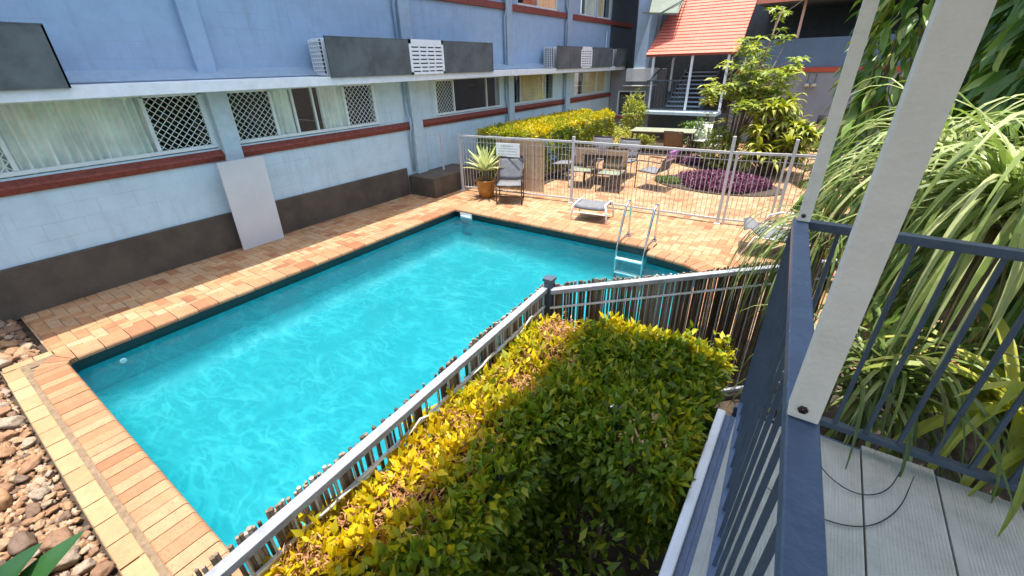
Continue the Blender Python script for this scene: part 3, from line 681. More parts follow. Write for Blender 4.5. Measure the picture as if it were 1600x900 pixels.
mb = MB(); mb.bar((-5.45, 16.3, 2.05), (-4.1, 16.3, 2.05), .04); mb.bar((-5.45, 16.3, 1.15), (-4.1, 16.3, 1.15), .03); mb.bar((-5.4, 16.3, 2.05), (-5.05, 19.2, 3.2), .04)
sp('handrail', mb, m_raildark)
for i in range(13):
    mb = MB(); x = -5.45+i*.1125; mb.box(x-.008, x+.008, 16.29, 16.31, 1.15, 2.05); sp('baluster', mb, m_raildark)
mb = MB(); mb.box(-5.6, -2.9, 17.4, 17.5, -.1, .97); sp('back_panel', mb, m_dark_wall)
mb = MB(); mb.box(-5.0, -2.95, 19.6, 19.7, 1, 2.6); sp('back_panel', mb, m_dark_wall)
# clear corner canopy at the top edge
mb = MB(); mb.add([(-5.75, 16.6, 4.05), (-4.95, 17.0, 4.02), (-5.2, 18.6, 4.9), (-6.2, 18.2, 4.9)], [(0, 1, 2, 3)])
mb.bar((-5.95, 16.5, 4.1), (-4.92, 17.0, 4.03), .05); mb.bar((-4.92, 17.0, 4.03), (-5.1, 18.6, 4.9), .04); mb.bar((-5.45, 16.75, 4.06), (-5.0, 17.8, 4.5), .03)
tag(mb.build('canopy_corner', mat('grey_green_canopy', (.12, .15, .11), .5)), 'small grey green canopy corner jutting in beside the tapered pier', 'canopy')

# ================================================================== FENCES
# white pool fence across the court
def white_fence():
    t = empty('pool_fence', (-7.15, 7.62, 0)); tag(t, 'long white metal bar fence across the paving between pool and courtyard', 'fence')
    pts = [(-6.72, 7.62), (-4.02, 7.98), (-1.14, 8.10), (-.26, 8.28), (1.2, 8.45)]
    pts = [Vector((x+7.15, y-7.62, 0)) for x, y in pts]; nb = 0
    for i in range(4):
        a, b = pts[i], pts[i+1]; L = (b-a).length; d = (b-a)/L
        zt = 1.24
        mb = MB(); mb.bar(a+Vector((0, 0, zt)), b+Vector((0, 0, zt)), .038, .038); mb.build('top_rail', m_fence, t)
        mb = MB(); mb.bar(a+Vector((0, 0, .09)), b+Vector((0, 0, .09)), .03, .03); mb.build('bottom_rail', m_fence, t)
        mb = MB(); mb.bar(a+Vector((0, 0, zt-.12)), b+Vector((0, 0, zt-.12)), .012, .008); mb.build('wire_rail', m_fence, t)
        n_ = int(L/.078)
        for k in range(1, n_):
            if nb >= 96: break
            p = a+d*(k*L/n_); mb = MB(); mb.tube([p+Vector((0, 0, .09)), p+Vector((0, 0, zt-.01))], .0058, 6); mb.build('bar', m_fence, t); nb += 1
    for i, p in enumerate(pts[:4]+[Vector((-.12, -.02, 0))+pts[0]*0, pts[2]+Vector((.09, .02, 0)), pts[3]+Vector((-.09, -.02, 0))]):
        s_ = .025 if i < 4 else .018; h = [1.28, 1.34, 1.50, 1.48, 1.27, 1.24, 1.24][i]
        mb = MB(); mb.box(-s_, s_, -s_, s_, 0, h); mb.build('post', m_fence, t, bevel=.004, loc=p)
        if i < 4: mb = MB(); mb.box(-.05, .05, -.05, .05, 0, .012); mb.build('base_plate', m_white, t, loc=p)
    return t
white_fence()
# reed mat tied to it and the sign
t = empty('reed_screen', (-5.80, 7.77, 0)); tag(t, 'tan reed matting tied inside the white fence behind the upright chair', 'screen')
mb = MB(); 
for i in range(78):
    x = i*.0145; y = .17*x+random.uniform(-.004, .004); mb.tube([(x, y, .13), (x, y, 1.20+random.uniform(-.01, .01))], .0068, 5, tint=random.random())
mb.build('reeds', m_reedtan, t)
mb = MB(); mb.bar((0, -.012, .4), (1.12, .178, .4), .004); mb.bar((0, -.012, .9), (1.12, .178, .9), .004); mb.build('wire', m_bronze, t)
t = empty('fence_sign', (-5.72, 7.66, .87)); t.rotation_euler.z = .16
tag(t, 'white rectangular notice with grey lines of writing fixed to the pool fence above the chair', 'sign')
mb = MB(); mb.box(0, .56, -.006, .006, 0, .28); mb.build('board', m_white, t, bevel=.003)
mb = MB()
random.seed(3)
for r_, (z, h, xa, xb) in enumerate(((.225, .022, .13, .40), (.17, .014, .06, .52), (.115, .016, .06, .50), (.055, .014, .05, .50))):
    x = xa
    while x < xb:
        wl = random.uniform(.012, .05)
        # words as runs of small upright strokes
        k = x
        while k < x+wl: mb.box(k, k+.0045, -.0078, -.0065, z-h*random.uniform(.3, .5), z+h*random.uniform(.3, .5)); k += .008
        x += wl+.012
mb.build('writing', mat('sign_ink', (.16, .18, .2), .7), t)
random.seed(21)

# near fence: grey rail, thin bars and weathered reed matting
def near_fence(a, b, label, dense=False):
    a = Vector((*a, 0)); b = Vector((*b, 0)); L = (b-a).length; d = (b-a)/L; out = Vector((d.y, -d.x, 0))   # towards the balcony side
    t = empty('garden_fence', a); tag(t, label, 'fence', 'low metal fences with reed matting round the hedge')
    zt = 1.25; P = lambda s, o, z: d*s+out*o+Vector((0, 0, z))
    mb = MB(); mb.bar(P(0, 0, zt), P(L, 0, zt), .045, .035); mb.build('top_rail', m_galv, t, bevel=.004)
    mb = MB(); mb.bar(P(0, 0, zt-.13), P(L, 0, zt-.13), .012, .012); mb.build('middle_rail', m_white, t)
    mb = MB(); mb.bar(P(0, 0, .12), P(L, 0, .12), .03, .03); mb.build('bottom_rail', m_galv, t)
    n_ = int(L/.085)
    for k in range(n_+1):
        s = min(k*.085+.03, L-.02); mb = MB(); mb.tube([P(s, 0, .12), P(s, 0, zt-.015)], .0045, 6); mb.build('bar', m_fence, t)
    mb = MB(); s = 0
    while s < L:
        q = noise.noise(Vector((s*3.1, a.x*3, 0)))
        gap = random.random() < ((.10 if q < -.1 else .02) if dense else (.42 if q < -.1 else .06))
        if not gap:
            w_ = random.uniform(.005, .0105); z1 = zt+.024+random.uniform(-.012, .012)+.012*math.sin(s*5); ln = random.uniform(-.012, .012)
            z0 = .05
            mb.tube([P(s, -.03+random.uniform(-.004, .004), z0), P(s+ln*.5, -.032, .7), P(s+ln, -.03, z1)], w_, 5, tint=min(1, max(0, random.gauss(.45+.9*q, .25))))
        s += random.uniform(.009, .013) if dense else random.uniform(.011, .0175)
    mb.build('reed_matting', m_reed, t)
    return t, P, L
t1, P1, L1 = near_fence((-1.11, -1.4), (-1.285, 2.24), 'grey railed fence with weathered reed matting along the near side of the pool')
t2, P2, L2 = near_fence((-1.24, 2.21), (.35, 3.76), 'grey railed fence with reed matting running from the corner post to the strappy plant', True)
mb = MB(); pts = []
for i in range(60):
    s = .25+i*.055; pts.append(P1(s, .012+.012*math.sin(i*.7), 1.16-.05*abs(math.sin(i*.33))+.01*math.sin(i*1.7)))
mb.tube(pts, .006, 6); mb.build('cable', m_cover, t1, smooth=True)
t = empty('corner_post', (-1.265, 2.24, 0)); tag(t, 'square dark grey post with a cap where the two reed clad fences meet', 'post')
mb = MB(); mb.box(-.028, .028, -.028, .028, 0, 1.31); mb.build('shaft', m_raildark, t, bevel=.003)
mb = MB(); mb.box(-.036, .036, -.036, .036, 1.312, 1.335); mb.build('cap', m_raildark, t, bevel=.004)

# ================================================================== HEDGES
def hedge(name, label, boxes, nclus, size, stem_pts, tint_f, dead=None, k=4, shoots=(), m_=None, grp=None, deadfn=None):
    t = empty(name, (boxes[0][0], boxes[0][2], 0)); tag(t, label, 'hedge', grp); o0 = np.array([boxes[0][0], boxes[0][2], 0])
    P = []; Nn = []
    tot = sum((b[1]-b[0])*(b[3]-b[2])+((b[1]-b[0])+(b[3]-b[2]))*2*(b[5]-b[4]) for b in boxes)
    for b in boxes:
        x0, x1, y0, y1, z0, z1 = b[:6]; dx, dy, dz = x1-x0, y1-y0, z1-z0
        faces = [((x0, y0, z1), (dx, 0, 0), (0, dy, 0), (0, 0, 1)), ((x0, y0, z0), (dx, 0, 0), (0, 0, dz), (0, -1, 0)), ((x0, y1, z0), (dx, 0, 0), (0, 0, dz), (0, 1, 0)),
                 ((x0, y0, z0), (0, dy, 0), (0, 0, dz), (-1, 0, 0)), ((x1, y0, z0), (0, dy, 0), (0, 0, dz), (1, 0, 0))]
        for o, u, v, nn in faces:
            A = np.linalg.norm(u)*np.linalg.norm(v); n_ = int(nclus*A/tot)
            if n_ == 0: continue
            q = rng.random((n_, 2)); p = np.array(o)+q[:, :1]*np.array(u)+q[:, 1:]*np.array(v)
            ctr = np.array([(x0+x1)/2, (y0+y1)/2, (z0+z1)/2])
            dep = np.abs(rng.normal(0, .055, n_))-.02; p = p-np.array(nn)*dep[:, None]+np.array(nn)*(nz(p, 3.2)*.09)[:, None]
            if nn[2] == 0: p += np.array(nn)*((p[:, 2]-z0)/dz*0-.0)[:, None]
            P.append(p); Nn.append(np.tile(nn, (n_, 1))+np.array([0, 0, .35]))
    P = np.concatenate(P); Nn = np.concatenate(Nn)
    keep = np.ones(len(P), bool)
    for i, b in enumerate(boxes):
        x0, x1, y0, y1, z0, z1 = b[:6]; s = .13
        keep &= ~((P[:, 0] > x0+s) & (P[:, 0] < x1-s) & (P[:, 1] > y0+s) & (P[:, 1] < y1-s) & (P[:, 2] < z1-s))
    P = P[keep]; Nn = Nn[keep]
    for (sx, sy, sz, hh) in shoots:      # tall new shoots
        for i in range(int(hh/.012)):
            P = np.vstack([P, [[sx+rng.normal(0, .01), sy+rng.normal(0, .01), sz+i*.012]]]); Nn = np.vstack([Nn, [[rng.normal(0, 1), rng.normal(0, 1), .9]]])
    if deadfn is not None:
        isd = deadfn(P); Pd, Nd = P[isd], Nn[isd]; P, Nn = P[~isd], Nn[~isd]
        p, d = clusters(Pd, Nd*.3, 9, .022, 1.0)
        leaves('dry_twigs', LEAF, p-o0, d, rng.uniform(.3, .8, len(p))*size, rng.random(len(p)), m_dead, t, wid=.5)
    p, d = clusters(P, Nn, k, .014, .75)
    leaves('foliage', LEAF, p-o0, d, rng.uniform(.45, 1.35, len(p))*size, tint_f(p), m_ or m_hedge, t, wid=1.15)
    for (x, y, z) in stem_pts:
        mb = MB(); x -= o0[0]; y -= o0[1]
        for q in range(4):
            a = random.uniform(0, 6.3); e = (x+.16*math.cos(a), y+.16*math.sin(a), z-.08)
            mb.tube([(x, y, -.04), (x+random.uniform(-.02, .02), y+.02, z*.4), (x+.06*math.cos(a), y+.06*math.sin(a), z*.7), e], [.013, .010, .007, .003], 6)
        mb.build('stem', m_bark, t)
    return t
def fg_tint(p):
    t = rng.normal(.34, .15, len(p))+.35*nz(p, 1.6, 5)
    t += np.clip((-.86-p[:, 0])*4.0, 0, .42)*(p[:, 2] > .85)+(p[:, 1] > 2.22)*.25+(p[:, 2] > .95)*.06-(p[:, 2] < .8)*.12  # golden sun-grown leaves; sunlit brightness also put into strip and far rim
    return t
def fg_dead(P):
    a = .55*nz(P, 7.0, 9)+.65*rng.normal(0, .35, len(P))+.66*np.exp(-((P[:, 0]+1.05)/.19)**2)
    return (a > .60) & (P[:, 0] < -.8) & (P[:, 2] > .95)
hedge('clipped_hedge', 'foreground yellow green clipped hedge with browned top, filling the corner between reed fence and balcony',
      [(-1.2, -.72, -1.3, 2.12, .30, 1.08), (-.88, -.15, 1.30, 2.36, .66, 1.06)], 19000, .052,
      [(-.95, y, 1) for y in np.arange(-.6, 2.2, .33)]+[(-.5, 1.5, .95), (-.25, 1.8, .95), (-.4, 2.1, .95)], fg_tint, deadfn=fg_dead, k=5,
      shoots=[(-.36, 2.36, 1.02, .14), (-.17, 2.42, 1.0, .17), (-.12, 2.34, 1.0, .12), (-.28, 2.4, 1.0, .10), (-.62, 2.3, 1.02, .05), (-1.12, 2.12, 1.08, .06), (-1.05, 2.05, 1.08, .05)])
# low growth in the dark gap
P = np.column_stack([rng.uniform(-.8, -.1, 800), rng.uniform(-.6, 1.35, 800), rng.uniform(.05, .85, 800)])
P = P[nz(P, 2.2, 4)+(-.45-P[:, 0])*.6 > -.16]
p, d = clusters(P, rand_dirs(len(P)), 5, .035)
t = empty('ground_shrub', (-.4, .4, 0)); tag(t, 'sparse dark green shrub growing in the shaded gap below the balcony edge', 'shrub')
leaves('foliage', LEAF, p-np.array([-.4, .4, 0]), d, rng.uniform(.03, .075, len(p)), rng.normal(.3, .15, len(p)), m_hedge, t)
mb = MB()
for _ in range(14):
    x, y = random.uniform(-.35, .3), random.uniform(-.9, .8); mb.tube([(x, y, -.04), (x+.03, y, .3), (x+random.uniform(-.1, .1), y, .6)], [.008, .006, .003], 6)
mb.build('stems', m_bark, t)

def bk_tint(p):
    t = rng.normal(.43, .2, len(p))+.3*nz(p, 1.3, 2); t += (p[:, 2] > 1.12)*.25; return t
hedge('back_hedge', 'long bright yellow topped hedge beside the wall behind the pool fence', [(-6.9, -5.5, 8.5, 13.7, .15, 1.24)], 12500, .066,
      [(-6.3, y, 1.0) for y in np.arange(9, 13.5, .7)], bk_tint, k=4)

# ================================================================== PLANTS
def drooping_crown(name, label, cat, base, crown, n, L, wd, m_, el=(.1, 1.3), droop=(1.6, 3), tint=(.25, 1), az=None, trunk_r=.05, grp=None, dead=0, spread=.06):
    t = empty(name, (base[0], base[1], 0)); tag(t, label, cat, grp); c = Vector(crown)-Vector((base[0], base[1], 0))
    mb = MB()
    for i in range(n):
        a = random.uniform(0, 2*math.pi) if az is None else random.gauss(az[0], az[1]); e = random.uniform(*el)
        p = c+Vector((random.gauss(0, spread), random.gauss(0, spread), random.uniform(-.12, .05)))
        strap_leaf(mb, p, a, e, L*random.uniform(.7, 1.1), wd*random.uniform(.7, 1.2), random.uniform(*droop), 10, random.uniform(*tint))
    for i in range(dead):
        a = random.uniform(0, 6.3); strap_leaf(mb, c-Vector((0, 0, .1)), a, -.5, L*.8, wd*.5, 4, 8, .03)
    mb.build('leaves', m_, t)
    mb = MB(); mb.tube([(0, 0, -.04), (c.x*.3, c.y*.3, c.z*.4), (c.x, c.y, c.z-.02)], [trunk_r*1.3, trunk_r, trunk_r*.8], 10); mb.build('trunk', m_bark, t, smooth=True)
    return t
# strappy pale plants beyond the balcony corner
drooping_crown('strappy_plant', 'pale green strappy leaved plant whose long leaves hang left past the balcony corner', 'plant', (.5, 3.35), (.52, 3.30, 2.05), 230, .82, .023, m_strap, el=(-.1, 1.3), droop=(2.6, 4.6), tint=(.2, 1), dead=20)
drooping_crown('strappy_plant', 'pale strappy plant right of the large white post with broad arching leaves', 'plant', (.85, 2.75), (.80, 2.85, 2.0), 220, .95, .030, m_strap, el=(-.1, 1.2), droop=(2.4, 4.2), tint=(.2, 1), dead=20)
drooping_crown('strappy_plant', 'low trailing strappy plant whose drooping thin leaves fall over the end of the reed fence', 'plant', (.12, 3.1), (.16, 2.95, 1.75), 75, .75, .013, m_strap, el=(-.9, .5), droop=(3, 5), tint=(0, .6), az=(math.pi*1.05, .7), dead=12)
drooping_crown('strappy_plant', 'shaded strappy plant directly below the end railing of the balcony', 'plant', (.55, 2.35), (.55, 2.45, 1.15), 170, .8, .024, m_strap, el=(-.2, 1.2), droop=(2.2, 4), tint=(.05, .7), dead=20)
drooping_crown('strappy_plant', 'bright leaved plant at the right edge below the end railing', 'plant', (1.05, 2.4), (1.05, 2.4, 1.2), 70, .7, .06, m_drac, el=(0, 1.2), droop=(1.5, 2.6), tint=(.3, 1))
drooping_crown('strappy_plant', 'dark green strappy clump behind the pale plants at the right edge', 'plant', (1.4, 3.6), (1.4, 3.6, 1.6), 180, 1.2, .045, m_darkleaf, el=(-.2, 1.3), droop=(2, 3.5), tint=(.1, .9))
# tall leafy columns
def leaf_column(name, label, base, r_, z0, z1, n, L, mt, tn, droop=1.0):
    t = empty(name, (base[0], base[1], 0)); tag(t, label, 'tree')
    th = rng.uniform(0, 2*np.pi, n); zz = rng.uniform(z0, z1, n)
    rr = r_*(1+.3*np.array([noise.noise(Vector((math.cos(a)*1.5, math.sin(a)*1.5, z*1.6+base[0]))) for a, z in zip(th, zz)]))*(1-.25*((zz-z0)/(z1-z0)-.4)**2)*rng.uniform(.45, 1.05, n)**.6
    P = np.column_stack([rr*np.cos(th), rr*np.sin(th), zz])
    d = np.column_stack([np.cos(th), np.sin(th), np.full(n, -droop)])+rng.normal(0, .35, (n, 3))
    leaves('foliage', LANCE, P, d, rng.uniform(.6, 1.2, n)*L, rng.normal(tn+.08, .25, n), mt, t, wid=1.35, jitter=.35)
    mb = MB()
    for q in range(3):
        a = q*2.1; mb.tube([(.05*math.cos(a), .05*math.sin(a), -.04), (.1*math.cos(a), .1*math.sin(a), z0), (.3*r_*math.cos(a), .3*r_*math.sin(a), z1*.9)], [.05, .04, .015], 8)
    mb.build('trunk', m_bark, t)
    return t
leaf_column('leafy_tree', 'tall narrow tree of drooping dark leaves between the two white posts', (.50, 6.6), .42, .6, 4.4, 1500, .26, m_darkleaf, .62)
leaf_column('leafy_tree', 'dense dark green wall of drooping leaves right of the large white post', (1.75, 5.3), .95, .3, 4.4, 5200, .27, m_darkleaf, .42)
leaf_column('leafy_tree', 'dark leafy tree filling the gap behind at the right edge', (2.6, 8.2), 1.4, .2, 5.2, 3200, .36, m_darkleaf, .4)
leaf_column('leafy_tree', 'dark leafy bush at the far right, outermost of the right hand trees', (3.3, 4.0), 1.0, .2, 4.2, 2600, .28, m_darkleaf, .35)

# round broad-leaved dracaena behind the fence
t = empty('broadleaf_shrub', (-.85, 12.6, 0)); tag(t, 'round yellow green shrub with broad arching leaves in front of the far grey wall', 'shrub')
mb = MB(); mbt = MB()
for i in range(60):
    a = random.uniform(0, 6.3); rr = random.uniform(.05, .72); h = .18+1.55*math.sqrt(max(0, 1-(rr/.85)**2))*random.uniform(.12, 1)
    c = Vector((rr*math.cos(a), rr*math.sin(a), h))
    mbt.tube([(c.x*.15, c.y*.15, -.02), (c.x*.6, c.y*.6, h*.5), c], [.03, .022, .015], 6)
    for k in range(22):
        strap_leaf(mb, c+Vector((0, 0, random.uniform(-.08, .04))), random.uniform(0, 6.3), random.uniform(-.1, 1.25), random.uniform(.30, .48), random.uniform(.09, .125), random.uniform(1.4, 3.0), 6, min(1, max(0, random.gauss(.6, .25))), fold=.12)
mb.build('foliage', m_drac, t); mbt.build('stems', m_bark, t)
# umbrella tree
t = empty('umbrella_tree', (-1.95, 13.0, 0)); tag(t, 'airy multi stemmed umbrella tree in front of the salmon roof', 'tree')
mb = MB(); tips = []
for i in range(8):
    a = random.uniform(0, 6.3); lean = random.uniform(.15, .6); h = random.uniform(1.8, 3.4)
    if i == 0: a, lean, h = .2, .35, 3.7
    p0 = Vector((.1*math.cos(a), .1*math.sin(a), -.02)); p1 = p0+Vector((lean*.4*math.cos(a), lean*.4*math.sin(a), h*.5)); p2 = p0+Vector((lean*math.cos(a)*1.3, lean*math.sin(a)*1.3, h))
    mb.tube([p0, p1, p2], [.035, .026, .014], 8)
    for k in range(9):
        f_ = random.uniform(.5, 1); q = p0.lerp(p1, f_*2) if f_ < .5 else p1.lerp(p2, f_*2-1)
        b = random.uniform(0, 6.3); e = q+Vector((random.uniform(.2, .8)*math.cos(b), random.uniform(.2, .8)*math.sin(b), random.uniform(.05, .5)))
        mb.tube([q, q.lerp(e, .5)+Vector((0, 0, -.02)), e], [.010, .007, .004], 5); tips.append(e)
mb.build('trunk', m_bark, t, smooth=True)
P = []; Dd = []; T = []
for e in tips:
    tt = random.gauss(.5, .18)
    for w_ in range(random.randint(3, 7)):       # each twig ends in a few whorls
        c = e+Vector((random.gauss(0, .11), random.gauss(0, .11), random.gauss(0, .08)))
        for k in range(8):
            a = k*.785+random.uniform(-.2, .2); P.append(c); Dd.append((math.cos(a), math.sin(a), random.uniform(-.5, .35))); T.append(tt+random.gauss(0, .12))
leaves('crown', LEAF, np.array(P), np.array(Dd), rng.uniform(.14, .25, len(P)), np.array(T), m_treeleaf, t, wid=.9, jitter=.25)
# small shrubs
def blob_shrub(name, label, base, rx, rz, n, size, m_, tn, cat='shrub', tpl=LEAF):
    t = empty(name, (base[0], base[1], 0)); tag(t, label, cat)
    d = rand_dirs(n, .2); rr = rng.uniform(.5, 1.05, n)[:, None]; c = d*rr*np.array([rx, rx, rz])+np.array([0, 0, rz]); c *= (1+.25*nz(c, 2.5, base[0]))[:, None]
    p, dd = clusters(c, d, 4, .03); leaves('foliage', tpl, p, dd, rng.uniform(.7, 1.2, len(p))*size, rng.normal(tn, .2, len(p)), m_, t)
    mb = MB()
    for q in range(5): a = q*1.3; mb.tube([(0, 0, -.02), (rx*.5*math.cos(a), rx*.5*math.sin(a), rz*1.2)], [.015, .006], 6)
    mb.build('stems', m_bark, t)
blob_shrub('climbing_shrub', 'tall narrow pale leaved shrub beside the stair landing', (-5.75, 16.1), .42, .85, 420, .14, m_drac, .6, tpl=LANCE)
blob_shrub('garden_shrub', 'low yellow green shrub at the far end of the back hedge', (-5.65, 14.5), .55, .35, 300, .09, m_drac, .8)
blob_shrub('garden_shrub', 'low leafy plant in front of the stair landing undercroft', (-4.9, 14.9), .4, .22, 160, .13, m_drac, .55, tpl=LANCE)
blob_shrub('garden_shrub', 'bushy green shrub around the foot of the umbrella tree', (-2.1, 12.9), .5, .5, 420, .10, m_treeleaf, .4)
blob_shrub('garden_shrub', 'dark shrub under the stair landing left of the umbrella tree', (-3.3, 15.3), .5, .5, 300, .10, m_darkleaf, .5)
# palm-like tufts hanging under the tree
drooping_crown('tufted_palm', 'thin leaved tufted palm behind the umbrella tree', 'palm', (-1.95, 13.9), (-1.85, 13.9, 2.3), 90, .8, .03, m_strap, el=(-.1, 1.2), droop=(2.5, 4), tint=(.3, 1), trunk_r=.03)
# purple ground cover bed
def bed(name, label, c, rx, ry, n, h, size, m_, tn):
    q = rng.random((n, 2)); a = q[:, 0]*2*np.pi; r_ = np.sqrt(q[:, 1])
    P = np.column_stack([c[0]+rx*r_*np.cos(a)*(1+.12*np.sin(3*a)), c[1]+ry*r_*np.sin(a), .02+h*rng.random(n)*(1-r_**3*.6)])
    d = rand_dirs(n, .6); o = leaves(name, LEAF, P, d, rng.uniform(.6, 1.3, n)*size, rng.normal(tn, .25, n), m_, None)
    tag(o, label, 'ground cover', kind='stuff')
bed('purple_ground_cover', 'deep purple leafy ground cover in the oval bed behind the fence', (-1.65, 10.95), 1.0, .75, 9000, .25, .075, m_purple, .5)
bed('purple_ground_cover', 'purple ground cover patch beneath the tan reclining chair', (-2.6, 13.2), .7, .35, 2500, .2, .075, m_purple, .5)
bed('green_ground_cover', 'low grey green ground cover at the left tip of the oval bed', (-2.75, 10.75), .38, .26, 2600, .10, .05, m_grassl, .4)
mb = MB(); pts = [(-1.75+1.42*math.cos(a)+(.0), 10.95+.86*math.sin(a)) for a in np.linspace(0, 2*math.pi, 40, endpoint=False)]
mb.prism(pts, -.002, .022); tag(mb.build('garden_bed', m_soil), kind='structure')
mb = MB(); pts = [(-2.3+1.0*math.cos(a), 13.35+.8*math.sin(a)) for a in np.linspace(0, 2*math.pi, 40, endpoint=False)]
mb.prism(pts, -.002, .022); mb.box(-7.5, -5.3, 8.5, 14.9, -.002, .02); mb.box(-6.0, -2.6, 14.6, 16.2, -.002, .02); mb.box(-.6, 3, 2.05, 4.4, -.03, .006)
tag(mb.build('garden_bed', m_soil), kind='structure')
# agave in ochre pot
t = empty('plant_pot', (-5.86, 7.42, 0)); tag(t, 'glazed ochre pot standing on the paving by the fence', 'pot')
mb = MB(); mb.lathe([(.001, 0), (.15, 0), (.19, .18), (.215, .36), (.235, .37), (.235, .40), (.20, .40), (.19, .34), (.001, .34)], n=28); mb.build('bowl', m_pot, t, smooth=True)
mb = MB(); mb.lathe([(.001, .345), (.19, .345)], n=20); mb.build('soil', m_soil, t)
t = empty('agave', (-5.86, 7.42, .345)); tag(t, 'pale green spiky agave growing in the ochre pot', 'plant')
mb = MB()
for i in range(30):
    f_ = i/30; strap_leaf(mb, (0, 0, .22), i*2.4, 1.45-1.15*f_, random.uniform(.48, .66), random.uniform(.085, .115), random.uniform(.0, .8)*(1-f_*.3), 7, random.random(), fold=.28)
mb.build('rosette', m_aloe, t)
mb = MB(); mb.tube([(0, 0, 0), (.01, 0, .24)], [.05, .06], 10); mb.build('stem', m_bark, t)
# big-leaf plant in the lower left corner
t = empty('corner_plant', (-2.85, -1.0, 0)); tag(t, 'broad dark green pointed leaves rising at the lower left corner', 'plant')
mb = MB()
def big_leaf(mb, p0, p1, wd, bend):
    p0, p1 = Vector(p0), Vector(p1); d = p1-p0; n_ = 14; side = d.cross(Vector((0, 0, 1))).normalized(); up = side.cross(d).normalized()
    vs = []; fs = []
    for i in range(n_+1):
        t_ = i/n_; c = p0+d*t_+up*bend*math.sin(t_*math.pi); w_ = wd*math.sin(math.pi*min(1, t_**.75))**.8*(1 if t_ < .98 else .1)+.004
        for k in (-1, -.5, 0, .5, 1): vs.append(c+side*w_*k+up*abs(k)*w_*.35)
    for i in range(n_):
        for k in range(4): fs.append((i*5+k, i*5+k+1, i*5+5+k+1, i*5+5+k))
    mb.add(vs, fs)
for a, b, w_ in (((.20, .36, .20), (.19, .84, .50), .10), ((.10, .32, .20), (.09, .70, .50), .11), ((-.06, .25, .20), (-.09, .57, .50), .12), ((.3, .2, .1), (.42, .62, .30), .04), ((0, 0, .05), (-.5, .3, .6), .08), ((0, 0, .05), (.4, .2, .4), .07)):
    big_leaf(mb, a, b, w_, .03); mb.tube([(0, 0, 0), Vector(a)*.6, a], .012, 6)
mb.build('leaves', m_bigleaf, t, smooth=True)

# scattered dry leaves on the paving and stones
n_ = 150; P = np.column_stack([np.where(rng.random(n_) < .6, rng.uniform(-6.9, -4.6, n_), rng.uniform(-7.5, 1, n_)), rng.uniform(6.8, 12, n_), np.full(n_, .006)])
P2 = np.column_stack([rng.uniform(-7.3, -6.2, 40), rng.uniform(.3, 6.5, 40), np.full(40, .006)]); P3 = np.column_stack([rng.uniform(-7.3, -3, 50), rng.uniform(-.6, -.16, 50), np.full(50, .035)])
P = np.vstack([P, P2, P3]); D = rng.normal(0, 1, (len(P), 3)); D[:, 2] = rng.uniform(0, .12, len(P))
o = leaves('leaf_litter', LEAF, P, D, rng.uniform(.02, .05, len(P)), rng.random(len(P)), m_dead, None, jitter=.15); tag(o, 'small dry brown leaves scattered over the paving', 'leaf litter', kind='stuff')
# ================================================================== FURNITURE
def chair(name, label, loc, rz, sl_m, fr_m, seat_m=None, group=None, recline=.16, H=.87):
    """sling chair, front towards local -Y"""
    t = empty(name, loc, rz); tag(t, label, 'chair', group); W = .25; sm = seat_m or sl_m
    def sling(n_, pts, m_):
        mb = MB(); vs = []; fs = []
        for (y, z) in pts:
            for k in range(5): x = -W-.014+.528*k/4; vs.append((x, y, z-.012*math.cos((k-2)/2*1.5)))
        for i in range(len(pts)-1):
            for k in range(4): fs.append((i*5+k, i*5+k+1, i*5+6+k, i*5+5+k))
        mb.add(vs, fs); o = mb.build(n_, m_, t, smooth=True); s_ = o.modifiers.new('thick', 'SOLIDIFY'); s_.thickness = .008; return o
    yb = .24; pts_b = [(yb+recline*q, .42+(H-.42)*q) for q in np.linspace(0.02, 1, 7)]
    sling('seat', [(-.26, .40), (-.22, .425), (-.1, .42), (.05, .405), (.18, .40), (.24, .415)], sm)
    sling('backrest', pts_b, sl_m)
    for s_ in (-1, 1):
        x = s_*(W+.015)
        mb = MB(); mb.tube([(x, -.27, 0), (x, -.27, .60), (x, -.24, .635), (x, .0, .645), (x, yb+.06, .63)], .013, 8); mb.build('arm', fr_m, t, smooth=True)
        mb = MB(); mb.tube([(x, -.27, .40), (x, .2, .39), (x, yb, .42), (x, yb+recline, H)], .012, 8); mb.build('side_frame', fr_m, t, smooth=True)
        mb = MB(); mb.tube([(x, yb, .42), (x, .30, 0)], .012, 8); mb.build('rear_leg', fr_m, t, smooth=True)
    for (yy, zz) in ((yb+recline, H), (-.25, .395), (.2, .39)):
        mb = MB(); mb.tube([(-W-.015, yy, zz), (W+.015, yy, zz)], .012, 8); mb.build('crossbar', fr_m, t, smooth=True)
    return t
ch0 = chair('patio_chair', 'grey sling upright chair standing at the pool edge beside the potted agave', (-5.19, 7.40, 0), R(29), m_sling, m_bronze)
def table(name, label, loc, w_, d_, top_m, leg_m, h=.72):
    t = empty(name, loc, R(8)); tag(t, label, 'table')
    mb = MB(); mb.box(-w_/2, w_/2, -d_/2, d_/2, h-.03, h); mb.build('tabletop', top_m, t, bevel=.008)
    for sx in (-1, 1):
        for sy in (-1, 1): mb = MB(); mb.bar((sx*(w_/2-.06), sy*(d_/2-.06), 0), (sx*(w_/2-.08), sy*(d_/2-.08), h-.03), .04); mb.build('leg', leg_m, t)
    mb = MB(); mb.box(-w_/2+.08, w_/2-.08, -d_/2+.07, d_/2-.07, h-.09, h-.03); mb.build('apron', leg_m, t)
    return t
G1 = 'sling chairs round the dark table'
chair('patio_chair', 'olive seated sling chair at the near left of the dark table', (-4.45, 9.35, 0), R(14), m_sling_b, m_bronze, m_sling_g, G1)
chair('patio_chair', 'olive seated sling chair at the near right of the dark table', (-3.72, 9.35, 0), R(8), m_sling_b, m_bronze, m_sling_g, G1)
